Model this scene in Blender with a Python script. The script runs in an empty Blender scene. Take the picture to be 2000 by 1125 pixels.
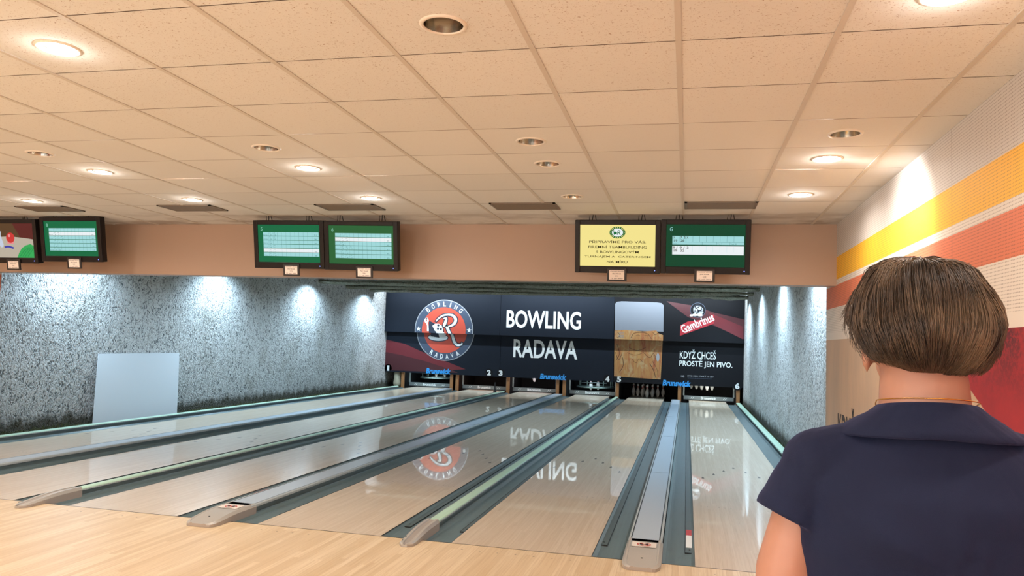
import bpy, bmesh, math, random
from mathutils import Vector, Matrix, noise
C = bpy.context.scene.collection
SC = bpy.context.scene
random.seed(7)
PI = math.pi
# ------------------------------------------------------------------ camera
cam = bpy.data.cameras.new('camera'); cam.sensor_width = 36; cam.lens = 1497.3 / 2000 * 36
cam.clip_start = 0.05; cam.clip_end = 100
co = bpy.data.objects.new('camera', cam); C.objects.link(co)
r_, u_, f_ = (0.97441826, 0.22190648, 0.035589), (-0.01868644, -0.07780963, 0.9967931), (-0.22396402, 0.97195842, 0.07167248)
m = Matrix.Identity(4)
for i in range(3):
    m[i][0], m[i][1], m[i][2] = r_[i], u_[i], -f_[i]
m[0][3], m[1][3], m[2][3] = 1.6932, -5.6288, 1.5071
co.matrix_world = m
SC.camera = co
# ------------------------------------------------------------------ world, exposure
w = bpy.data.worlds.new('world'); SC.world = w; w.use_nodes = True
w.node_tree.nodes['Background'].inputs[0].default_value = (0.9, 0.85, 0.8, 1)
w.node_tree.nodes['Background'].inputs[1].default_value = 0.02
SC.view_settings.view_transform = 'Standard'; SC.view_settings.look = 'None'
SC.view_settings.exposure = 0.0; SC.view_settings.gamma = 1.0; SC.view_settings.use_curve_mapping = False
# light strengths (W)
WARM = (1.0, 0.97, 0.935); COOL = (0.62, 0.84, 1.0)
E_DOWN = 26; E_GLOBE = 135; E_WALL = 330; E_MASK = 80; E_PIN = 4; E_MID = 150
ZC = 2.7457

def lamp(name, kind, loc, rot, energy, color, **kw):
    l = bpy.data.lights.new(name, kind); l.energy = energy; l.color = color
    for k, v in kw.items(): setattr(l, k, v)
    o = bpy.data.objects.new(name, l); C.objects.link(o); o.location = loc; o.rotation_euler = rot
    return o

# ------------------------------------------------------------------ materials
def lin(c):
    return tuple(((v / 255) / 12.92 if v / 255 <= 0.04045 else ((v / 255 + 0.055) / 1.055) ** 2.4) for v in c) + (1,)
def mat(name, col, rough=0.5, metal=0, coat=0, emit=None, es=1.0, spec=None, alpha=None, trans=0):
    mt = bpy.data.materials.new(name); mt.use_nodes = True
    b = mt.node_tree.nodes['Principled BSDF']
    b.inputs['Base Color'].default_value = lin(col); b.inputs['Roughness'].default_value = rough
    b.inputs['Metallic'].default_value = metal; b.inputs['Coat Weight'].default_value = coat
    if coat: b.inputs['Coat Roughness'].default_value = 0.02; b.inputs['Coat IOR'].default_value = 1.5
    if spec is not None: b.inputs['Specular IOR Level'].default_value = spec
    if trans: b.inputs['Transmission Weight'].default_value = trans
    if emit: b.inputs['Emission Color'].default_value = lin(emit); b.inputs['Emission Strength'].default_value = es
    return mt
class NT:
    """short hand for building node trees"""
    def __init__(s, mt): s.t = mt.node_tree; s.b = s.t.nodes['Principled BSDF']
    def n(s, typ, **kw):
        nd = s.t.nodes.new(typ)
        for k, v in kw.items(): setattr(nd, k, v)
        return nd
    def l(s, a, b): s.t.links.new(a, b)
    def val(s, x, sock):
        if isinstance(x, (int, float)): sock.default_value = x
        elif isinstance(x, tuple): sock.default_value = x
        else: s.l(x, sock)
    def math(s, op, a, b=0.0, c=None, clamp=False):
        nd = s.n('ShaderNodeMath', operation=op, use_clamp=clamp); s.val(a, nd.inputs[0]); s.val(b, nd.inputs[1])
        if c is not None: s.val(c, nd.inputs[2])
        return nd.outputs[0]
    def mix(s, f, a, b, mode='MIX'):
        nd = s.n('ShaderNodeMix', data_type='RGBA', blend_type=mode)
        s.val(f, nd.inputs[0]); s.val(a, nd.inputs[6]); s.val(b, nd.inputs[7]); return nd.outputs[2]
    def pos(s):
        g = s.n('ShaderNodeTexCoord'); return g.outputs['Object']
    def sep(s, v):
        nd = s.n('ShaderNodeSeparateXYZ'); s.l(v, nd.inputs[0]); return nd.outputs
    def comb(s, x, y, z):
        nd = s.n('ShaderNodeCombineXYZ'); s.val(x, nd.inputs[0]); s.val(y, nd.inputs[1]); s.val(z, nd.inputs[2]); return nd.outputs[0]
    def scale(s, v, x, y, z):
        nd = s.n('ShaderNodeMapping'); s.l(v, nd.inputs[0]); nd.inputs['Scale'].default_value = (x, y, z); return nd.outputs[0]
    def noise(s, v, sc, det=3, rough=0.5, dist=0):
        nd = s.n('ShaderNodeTexNoise'); s.l(v, nd.inputs['Vector']); nd.inputs['Scale'].default_value = sc
        nd.inputs['Detail'].default_value = det; nd.inputs['Roughness'].default_value = rough; nd.inputs['Distortion'].default_value = dist
        return nd.outputs['Fac']
    def white(s, v):
        nd = s.n('ShaderNodeTexWhiteNoise', noise_dimensions='3D'); s.l(v, nd.inputs['Vector']); return nd.outputs['Value']
    def ramp(s, f, lo, hi, a=0.0, b=1.0):
        nd = s.n('ShaderNodeMapRange'); s.val(f, nd.inputs[0]); nd.inputs[1].default_value = lo; nd.inputs[2].default_value = hi
        nd.inputs[3].default_value = a; nd.inputs[4].default_value = b; nd.clamp = True; return nd.outputs[0]
    def bump(s, h, strength=0.3, dist=0.01):
        nd = s.n('ShaderNodeBump'); s.l(h, nd.inputs['Height']); nd.inputs['Strength'].default_value = strength
        nd.inputs['Distance'].default_value = dist; s.l(nd.outputs[0], s.b.inputs['Normal'])
    def color(s, c): s.l(c, s.b.inputs['Base Color'])

def wood_mat(name, a, b, c, rough, coat, bw=0.027, blen=1.6, spec=0.5):
    mt = mat(name, a, rough, 0, coat, spec=spec); k = NT(mt); p = k.pos(); x, y, z = k.sep(p)
    bi = k.math('FLOOR', k.math('DIVIDE', x, bw))
    off = k.math('MULTIPLY', k.white(k.comb(bi, 3.0, 1.0)), blen)
    seg = k.math('FLOOR', k.math('DIVIDE', k.math('ADD', y, off), blen))
    r = k.white(k.comb(bi, seg, 0.0))
    g = k.noise(k.comb(k.math('MULTIPLY', x, 60.0), k.math('MULTIPLY', y, 1.3), k.math('MULTIPLY', r, 40.0)), 1.6, 4, 0.6, 0.4)
    col = k.mix(k.ramp(r, 0.1, 0.9), lin(a), lin(b))
    col = k.mix(k.ramp(g, 0.45, 0.75, 0, 0.75), col, lin(c))
    seam = k.math('LESS_THAN', k.math('FRACT', k.math('DIVIDE', x, bw)), 0.03)
    col = k.mix(k.math('MULTIPLY', seam, 0.18), col, lin((120, 80, 50)))
    k.color(col); return mt
M = {}
M['approach'] = wood_mat('approach maple', (224, 202, 170), (208, 182, 146), (190, 158, 118), 0.36, 0.0, 0.045)
M['lane'] = wood_mat('lane maple', (222, 204, 182), (212, 192, 168), (198, 174, 146), 0.38, 0.65)
def lane_marks():
    k = NT(M['lane']); x, y, z = k.sep(k.pos()); old = k.b.inputs['Base Color'].links[0].from_socket
    u = k.math('DIVIDE', k.math('SUBTRACT', x, 0.525), 0.1325); kk = k.math('ROUND', u); ka = k.math('ABSOLUTE', kk)
    dx = k.math('ABSOLUTE', k.math('MULTIPLY', k.math('SUBTRACT', u, kk), 0.1325)); dy = k.math('SUBTRACT', y, k.math('SUBTRACT', 4.80, k.math('MULTIPLY', ka, 0.315)))
    tip = k.math('LESS_THAN', k.math('ADD', k.math('MULTIPLY', dx, 6.0), dy), 0.085)
    back = k.math('GREATER_THAN', k.math('ADD', k.math('MULTIPLY', dx, -1.4), dy), -0.055)
    d = k.math('MULTIPLY', k.math('MULTIPLY', tip, back), k.math('LESS_THAN', ka, 3.5))
    u2 = k.math('DIVIDE', k.math('SUBTRACT', k.math('ABSOLUTE', k.math('SUBTRACT', x, 0.525)), 0.06), 0.055); k2 = k.math('ROUND', u2)
    ex = k.math('MULTIPLY', k.math('SUBTRACT', u2, k2), 0.055); ey = k.math('SUBTRACT', y, 2.15)
    dot = k.math('LESS_THAN', k.math('ADD', k.math('MULTIPLY', ex, ex), k.math('MULTIPLY', ey, ey)), 0.00006)
    dot = k.math('MULTIPLY', k.math('MULTIPLY', dot, k.math('GREATER_THAN', k2, 1.5)), k.math('LESS_THAN', k2, 7.5))
    k.color(k.mix(k.math('MULTIPLY', k.math('MAXIMUM', d, k.math('MULTIPLY', dot, 0.6)), 0.88), old, lin((52, 40, 34))))
lane_marks()
def approach_marks():
    k = NT(M['approach']); x, y, z = k.sep(k.pos()); old = k.b.inputs['Base Color'].links[0].from_socket; tot = None
    for x0 in (-6.789, -5.012, -3.395, -1.617, 0.0, 1.777):
        u = k.math('DIVIDE', k.math('SUBTRACT', x, x0 + 0.525), 0.1325); kk = k.math('ROUND', u)
        ex = k.math('MULTIPLY', k.math('SUBTRACT', u, kk), 0.1325); ey = k.math('ADD', y, 0.15)
        dot = k.math('MULTIPLY', k.math('LESS_THAN', k.math('ADD', k.math('MULTIPLY', ex, ex), k.math('MULTIPLY', ey, ey)), 0.00005), k.math('LESS_THAN', k.math('ABSOLUTE', kk), 3.5))
        tot = dot if tot is None else k.math('MAXIMUM', tot, dot)
    k.color(k.mix(k.math('MULTIPLY', tot, 0.7), old, lin((90, 60, 40))))
approach_marks()
M['deck'] = wood_mat('pin deck maple', (225, 214, 196), (215, 202, 184), (200, 186, 165), 0.2, 0.0)
M['dart'] = mat('lane marks', (52, 40, 34), 0.4)
def gutter_mat():
    mt = mat('gutter', (78, 98, 102), 0.3); k = NT(mt); p = k.pos()
    n1 = k.noise(k.scale(p, 30, 0.8, 10), 1.0, 5, 0.65); n2 = k.noise(k.scale(p, 12, 3, 1), 1.5, 3)
    c = k.mix(k.ramp(n1, 0.35, 0.75), lin((98, 114, 118)), lin((106, 124, 128)))
    c = k.mix(k.ramp(n2, 0.55, 0.75, 0, 0.3), c, lin((84, 84, 76))); k.color(c)
    k.b.inputs['Roughness'].default_value = 0.3; return mt
M['gutter'] = gutter_mat()
M['rail_dark'] = mat('bumper rail', (86, 98, 100), 0.35)
M['black'] = mat('black rubber', (20, 20, 22), 0.5)
M['cap'] = mat('cap plastic', (170, 165, 158), 0.3)
M['cap_side'] = mat('cap plastic side', (160, 150, 142), 0.35)
M['div_green'] = mat('pale green rail', (184, 216, 194), 0.35)
M['div_green_dark'] = mat('green rail flank', (116, 146, 140), 0.35)
M['div_blue'] = mat('grey blue cover', (178, 190, 202), 0.3)
M['div_rail'] = mat('cover edge rail', (176, 184, 186), 0.3)
M['groove'] = mat('dark groove', (44, 50, 54), 0.5)
M['sticker'] = mat('sticker cream', (228, 216, 204), 0.4)
M['white'] = mat('sticker white', (238, 238, 236), 0.4)
M['red'] = mat('sticker red', (190, 40, 36), 0.4)
M['orange_red'] = mat('sticker orange', (226, 92, 62), 0.4)
M['header'] = mat('beige paint', (176, 148, 128), 0.42)
def tile_mat():
    mt = mat('ceiling tile', (232, 216, 198), 0.9, spec=0.1); k = NT(mt); p = k.pos(); x, y, z = k.sep(p)
    ix = k.math('FLOOR', k.math('DIVIDE', k.math('SUBTRACT', x, 1.6365), 0.6)); iy = k.math('FLOOR', k.math('DIVIDE', k.math('SUBTRACT', y, -2.5537), 0.5813))
    r = k.white(k.comb(ix, iy, 2.0))
    c = k.mix(r, lin((216, 212, 206)), lin((223, 219, 213)))
    f = k.noise(k.scale(p, 1, 1, 1), 105, 3, 0.75, 0.8)
    fis = k.ramp(f, 0.61, 0.645)
    near = k.ramp(y, -2.6, -1.2, 0.8, 0.10)                     # the older front rows are more deeply fissured
    c = k.mix(k.math('MULTIPLY', fis, near), c, lin((150, 116, 90)))
    st = k.noise(k.scale(p, 1.2, 2.0, 1), 1.4, 4, 0.6)
    smear = k.math('MULTIPLY', k.ramp(st, 0.46, 0.62), k.ramp(y, 1.15, 2.0, 0, 0.55))
    c = k.mix(smear, c, lin((120, 92, 72))); k.color(c); k.bump(f, 0.15, 0.004); return mt
M['tile'] = tile_mat()
M['tbar'] = mat('ceiling grid', (200, 190, 178), 0.6)
M['gap'] = mat('ceiling gap', (110, 80, 62), 0.8)
M['chrome'] = mat('reflector', (205, 200, 190), 0.18, 1.0)
M['ring'] = mat('lamp ring', (225, 214, 200), 0.4)
M['bulb'] = mat('lamp tube', (214, 204, 190), 0.3)
M['lit'] = mat('lit diffuser', (255, 250, 240), 0.5, emit=(255, 246, 236), es=270)
M['vent'] = mat('vent metal', (116, 102, 88), 0.5)
M['vent_dark'] = mat('vent inside', (40, 30, 24), 0.8)
def concrete_mat(name, a, b, moss):
    mt = mat(name, a, 0.9, spec=0.15); k = NT(mt); p = k.pos(); x, y, z = k.sep(p)
    q = k.scale(p, 1, 1, 0.62)
    f = k.noise(q, 26, 2.5, 0.55, 1.6); f2 = k.noise(q, 60, 2, 0.6, 1.0); big = k.noise(p, 0.9, 4, 0.6)
    c = k.mix(k.ramp(f, 0.535, 0.62), lin(a), lin(b))
    c = k.mix(k.ramp(f2, 0.60, 0.70, 0, 0.7), c, lin(b))
    c = k.mix(k.ramp(big, 0.52, 0.74, 0, 0.55), c, lin((122, 118, 104)))
    if moss:
        h = k.math('SUBTRACT', z, k.math('MULTIPLY', k.noise(k.scale(p, 1, 1, 0.3), 5, 4, 0.7), 0.42))
        c = k.mix(k.ramp(h, -0.14, 0.0, 0.85, 0), c, lin((62, 60, 40)))
    k.color(c); k.bump(k.math('ADD', k.ramp(f, 0.35, 0.65, 1, 0), k.math('MULTIPLY', f2, -0.6)), 0.9, 0.018); return mt
M['concrete'] = concrete_mat('rough sprayed concrete', (216, 220, 222), (104, 110, 114), True)
M['concrete_ceiling'] = concrete_mat('rough grey ceiling', (150, 152, 138), (96, 98, 86), False)
M['moss'] = mat('moss', (58, 62, 36), 0.95)
M['board'] = mat('white board', (206, 214, 222), 0.35)
M['dark'] = mat('dark pit', (22, 22, 24), 0.8)
M['panel_navy'] = mat('mask panel black', (24, 31, 42), 0.6, spec=0.15)
M['panel_black'] = mat('mask panel soft black', (21, 23, 28), 0.6, spec=0.15)
M['g_white'] = mat('print white', (224, 232, 236), 0.5)
M['g_navy'] = mat('print navy', (62, 76, 98), 0.5)
M['g_orange'] = mat('print orange', (196, 78, 60), 0.5)
M['g_grey'] = mat('print grey', (150, 156, 164), 0.5)
M['g_darkred'] = mat('print dark red', (104, 30, 40), 0.5)
M['g_deepred'] = mat('print deep red', (70, 26, 34), 0.5)
M['g_ribbon'] = mat('print ribbon red', (158, 34, 48), 0.5)
M['g_outline'] = mat('print outline', (40, 50, 68), 0.5)
M['g_blue'] = mat('bright blue lettering', (40, 140, 214), 0.4, emit=(40, 140, 214), es=0.15)
M['g_cup'] = mat('print foam', (118, 126, 138), 0.5)
def beer_mat():
    mt = mat('print beer', (190, 140, 80), 0.5); k = NT(mt); p = k.pos(); x, y, z = k.sep(p)
    n = k.noise(k.scale(p, 3.4, 1, 0.6), 1.8, 4, 0.6, 1.2)
    c = k.mix(k.ramp(n, 0.35, 0.62), lin((146, 78, 50)), lin((168, 128, 76)))
    n2 = k.noise(k.scale(p, 2.0, 1, 1.2), 2.7, 3, 0.6, 0.8)
    c = k.mix(k.ramp(n2, 0.52, 0.68, 0, 0.8), c, lin((172, 150, 110))); k.color(c); return mt
M['beer'] = beer_mat()
M['g_line'] = mat('print dark line', (70, 40, 28), 0.5)
M['tv'] = mat('monitor bezel', (22, 17, 17), 0.4, spec=0.25)
M['plaque'] = mat('plaque frame', (30, 24, 24), 0.5)
M['card'] = mat('plaque card', (236, 222, 212), 0.6)
M['ink'] = mat('ink', (50, 34, 34), 0.6)
def em(name, c, s=0.9):
    mt = mat(name, (4, 4, 4), 0.5, emit=c, es=s, spec=0.08); return mt
M['s_green'] = em('screen green', (22, 112, 70)); M['s_green2'] = em('screen olive green', (46, 104, 58)); M['s_dgreen'] = em('screen dark green', (18, 74, 48))
M['s_cyan'] = em('screen cyan', (168, 226, 228)); M['s_white'] = em('screen white', (246, 252, 255)); M['s_line'] = em('screen line', (70, 130, 132))
M['s_yellow'] = em('screen yellow', (255, 238, 150)); M['s_text'] = em('screen ink', (60, 52, 24)); M['s_num'] = em('screen number', (150, 214, 190))
M['s_tan'] = em('screen tan', (196, 184, 166)); M['s_brown'] = em('screen brown', (96, 70, 46)); M['s_red'] = em('screen red', (214, 62, 58)); M['s_maroon'] = em('screen maroon', (100, 44, 40))
M['s_pin'] = em('screen pin', (206, 216, 234)); M['s_leaf'] = em('screen leaf', (56, 176, 92)); M['s_blue'] = em('screen blue', (70, 70, 170)); M['s_logo'] = em('screen logo green', (20, 110, 60)); M['s_pink'] = em('screen pink', (240, 150, 150))
M['led'] = em('led blue', (120, 140, 255), 3)
M['pin'] = mat('pin white', (240, 240, 236), 0.25)
M['pin_red'] = mat('pin stripe', (190, 30, 34), 0.3)
M['rake'] = mat('rake metal', (118, 128, 130), 0.4, 0.2)
M['rake_arm'] = mat('rake arm', (140, 148, 146), 0.4, 0.3)
M['post'] = wood_mat('kickback wood', (176, 128, 84), (160, 112, 70), (130, 86, 52), 0.5, 0)
M['steel'] = mat('steel', (150, 170, 165), 0.3, 0.7)
M['plaster'] = mat('pale rough stone', (176, 172, 152), 0.9)
def perf(name, col):
    mt = mat(name, col, 0.6, spec=0.3); k = NT(mt); p = k.pos(); x, y, z = k.sep(p)
    fy = k.math('ABSOLUTE', k.math('SUBTRACT', k.math('FRACT', k.math('DIVIDE', y, 0.016)), 0.5))
    fz = k.math('ABSOLUTE', k.math('SUBTRACT', k.math('FRACT', k.math('DIVIDE', z, 0.016)), 0.5))
    hole = k.math('MULTIPLY', k.math('LESS_THAN', fy, 0.2), k.math('LESS_THAN', fz, 0.17))
    groove = k.math('LESS_THAN', fz, 0.08)
    d = k.math('MAXIMUM', k.math('MULTIPLY', hole, 0.55), k.math('MULTIPLY', groove, 0.16))
    d = k.math('MULTIPLY', d, k.math('GREATER_THAN', z, 1.72))
    c = k.mix(d, lin(col), lin((90, 70, 55)))
    seam = k.math('LESS_THAN', k.math('ABSOLUTE', k.math('ADD', y, 1.145)), 0.003)
    c = k.mix(k.math('MULTIPLY', seam, 0.6), c, lin((100, 80, 64))); k.color(c); return mt
M['p_grey'] = perf('perforated light grey', (206, 198, 192)); M['p_yellow'] = perf('perforated yellow', (246, 186, 56))
M['p_white'] = perf('perforated white', (226, 216, 206)); M['p_coral'] = perf('perforated coral', (218, 124, 92))
def beige_mat():
    mt = mat('mural beige', (196, 164, 136), 0.55); k = NT(mt); n = k.noise(k.scale(k.pos(), 1, 1.4, 0.4), 2.2, 4, 0.6)
    k.color(k.mix(k.ramp(n, 0.35, 0.7), lin((204, 172, 142)), lin((182, 158, 136)))); return mt
M['beige'] = beige_mat()
def redm():
    mt = mat('mural red', (158, 40, 42), 0.5); k = NT(mt); p = k.pos(); x, y, z = k.sep(p); n = k.noise(p, 42, 4, 0.7, 0.5); b = k.noise(p, 4.5, 4, 0.6)
    s = k.math('MULTIPLY', k.ramp(n, 0.42, 0.56), k.math('MULTIPLY', k.ramp(z, 1.3, 1.6), k.ramp(b, 0.38, 0.56)))
    c = k.mix(k.ramp(b, 0.3, 0.7), lin((172, 40, 44)), lin((148, 34, 42)))
    k.color(k.mix(k.math('MULTIPLY', s, 0.85), c, lin((64, 22, 30)))); return mt
M['mural_red'] = redm()
M['mural_ink'] = mat('mural ink', (52, 40, 36), 0.6)
M['mural_skin'] = mat('mural skin tone', (205, 140, 110), 0.6)
M['skin'] = mat('skin', (158, 112, 92), 0.5); M['skin'].node_tree.nodes['Principled BSDF'].inputs['Subsurface Weight'].default_value = 0.12
M['skin'].node_tree.nodes['Principled BSDF'].inputs['Subsurface Radius'].default_value = (0.02, 0.008, 0.004)
M['polo'] = mat('navy pique', (17, 24, 47), 0.85, spec=0.2)
def polo():
    mt = M['polo']; k = NT(mt); p = k.pos(); n = k.noise(k.scale(p, 1, 1, 0.7), 5.5, 3, 0.5, 1.2); f = k.noise(p, 900, 1)
    k.b.inputs['Sheen Weight'].default_value = 0.15; k.b.inputs['Sheen Roughness'].default_value = 0.5; k.b.inputs['Sheen Tint'].default_value = lin((120, 125, 190))
    k.bump(k.math('ADD', k.math('MULTIPLY', n, 1.0), k.math('MULTIPLY', f, 0.02)), 0.55, 0.03)
polo()
M['gold'] = mat('gold', (214, 160, 80), 0.25, 1.0)
M['jeans'] = mat('dark trousers', (40, 44, 58), 0.8); M['shoe'] = mat('shoe', (190, 60, 50), 0.5)
def hairm(name, a, b, c):
    mt = mat(name, a, 0.42, spec=0.35); k = NT(mt); p = k.pos(); n = k.noise(k.scale(p, 1, 1, 0.25), 60, 3, 0.6); n2 = k.noise(p, 11, 2)
    col = k.mix(k.ramp(n, 0.4, 0.65), lin(a), lin(b)); k.color(k.mix(k.ramp(n2, 0.5, 0.68, 0, 0.6), col, lin(c))); return mt
M['hair'] = hairm('brown hair', (46, 35, 28), (76, 59, 45), (122, 98, 74)); M['hair_base'] = mat('hair underlayer', (54, 38, 28), 0.8, spec=0.1)
M['globe'] = mat('lit globe', (255, 250, 240), 0.5, emit=(255, 243, 228), es=4)

# ------------------------------------------------------------------ mesh helpers
def link(name, me, parent=None, loc=None):
    o = bpy.data.objects.new(name, me); C.objects.link(o)
    if parent: o.parent = parent
    if loc: o.location = loc
    return o
def tag(o, label=None, cat=None, group=None, kind=None):
    if label: o['label'] = label
    if cat: o['category'] = cat
    if group: o['group'] = group
    if kind: o['kind'] = kind
    return o
def thing(name, label, cat, loc=(0, 0, 0), group=None, rz=0):
    o = bpy.data.objects.new(name, None); C.objects.link(o); o.location = loc; o.rotation_euler = (0, 0, rz)
    o.empty_display_size = 0.1
    return tag(o, label, cat, group)
def struct(o): o['kind'] = 'structure'; return o
def dup(root):
    r = root.copy(); C.objects.link(r)
    for ch in list(root.children):
        c = ch.copy(); C.objects.link(c); c.parent = r
        for g in list(ch.children):
            d = g.copy(); C.objects.link(d); d.parent = c
    return r
class MB:
    def __init__(s): s.bm = bmesh.new(); s.mats = []; s.smooth = False
    def mi(s, m):
        if m not in s.mats: s.mats.append(m)
        return s.mats.index(m)
    def face(s, pts, m, smooth=False):
        f = s.bm.faces.new([s.bm.verts.new(p) for p in pts]); f.material_index = s.mi(m); f.smooth = smooth; return f
    def box(s, x0, x1, y0, y1, z0, z1, m, bev=0, mat4=None):
        t = bmesh.new(); bmesh.ops.create_cube(t, size=1)
        for v in t.verts:
            v.co = Vector(((x0 + x1) / 2 + v.co.x * (x1 - x0), (y0 + y1) / 2 + v.co.y * (y1 - y0), (z0 + z1) / 2 + v.co.z * (z1 - z0)))
        if bev: bmesh.ops.bevel(t, geom=list(t.edges), offset=bev, segments=2, affect='EDGES', profile=0.5)
        if mat4: bmesh.ops.transform(t, matrix=mat4, verts=t.verts)
        s.merge(t, m); return s
    def merge(s, t, m, smooth=False):
        i = s.mi(m); mp = {}
        for v in t.verts: mp[v] = s.bm.verts.new(v.co)
        for f in t.faces:
            try:
                g = s.bm.faces.new([mp[v] for v in f.verts]); g.material_index = i; g.smooth = smooth or f.smooth
            except ValueError: pass
        t.free()
    def lathe(s, prof, cen, m, seg=24, mat4=None, mfun=None, smooth=True):
        t = bmesh.new(); rings = []
        for (r, z) in prof:
            rings.append([t.verts.new((cen[0] + r * math.cos(2 * PI * k / seg), cen[1] + r * math.sin(2 * PI * k / seg), cen[2] + z)) for k in range(seg)] if r > 1e-6 else [t.verts.new((cen[0], cen[1], cen[2] + z))])
        if mat4: bmesh.ops.transform(t, matrix=mat4, verts=t.verts)
        mp = {v: s.bm.verts.new(v.co) for v in t.verts}
        for j in range(len(prof) - 1):
            A, B = rings[j], rings[j + 1]; mm = mfun(j) if mfun else m; i = s.mi(mm)
            for k in range(seg):
                if len(A) == 1 and len(B) == 1: continue
                if len(A) == 1: q = [A[0], B[(k + 1) % seg], B[k]]
                elif len(B) == 1: q = [A[k], A[(k + 1) % seg], B[0]]
                else: q = [A[k], A[(k + 1) % seg], B[(k + 1) % seg], B[k]]
                f = s.bm.faces.new([mp[v] for v in q]); f.material_index = i; f.smooth = smooth
        t.free(); return s
    def tube(s, pts, r, m, seg=8, closed=False):
        pts = [Vector(p) for p in pts]; n = len(pts); rings = []; i = s.mi(m)
        for k in range(n):
            a = pts[(k - 1) % n] if (k > 0 or closed) else pts[k]; b = pts[(k + 1) % n] if (k < n - 1 or closed) else pts[k]
            d = (b - a).normalized(); up = Vector((0, 0, 1)) if abs(d.z) < 0.9 else Vector((1, 0, 0))
            e = d.cross(up).normalized(); g = d.cross(e).normalized(); rr = r[k] if isinstance(r, (list, tuple)) else r
            rings.append([s.bm.verts.new(pts[k] + e * rr * math.cos(2 * PI * q / seg) + g * rr * math.sin(2 * PI * q / seg)) for q in range(seg)])
        for k in range(n if closed else n - 1):
            A, B = rings[k], rings[(k + 1) % n]
            for q in range(seg):
                f = s.bm.faces.new([A[q], A[(q + 1) % seg], B[(q + 1) % seg], B[q]]); f.material_index = i; f.smooth = True
        if not closed:
            for R in (rings[0], rings[-1]):
                f = s.bm.faces.new(R); f.material_index = i
        return s
    def sweep(s, prof, y0, y1, mats, steps=1, zfun=None):
        """a cross section prof [(x,z)...] swept along y; mats per profile segment"""
        st = []
        for k in range(steps + 1):
            y = y0 + (y1 - y0) * k / steps
            st.append([s.bm.verts.new((x, y, z if not zfun else zfun(x, y, z))) for x, z in prof])
        for k in range(steps):
            for q in range(len(prof) - 1):
                f = s.bm.faces.new([st[k][q], st[k + 1][q], st[k + 1][q + 1], st[k][q + 1]])
                f.material_index = s.mi(mats[q] if isinstance(mats, list) else mats)
        return s
    def build(s, name, parent=None, loc=None, recalc=True):
        if recalc: bmesh.ops.recalc_face_normals(s.bm, faces=s.bm.faces)
        me = bpy.data.meshes.new(name); s.bm.to_mesh(me); s.bm.free()
        for m_ in s.mats: me.materials.append(M[m_])
        return link(name, me, parent, loc)

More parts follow.
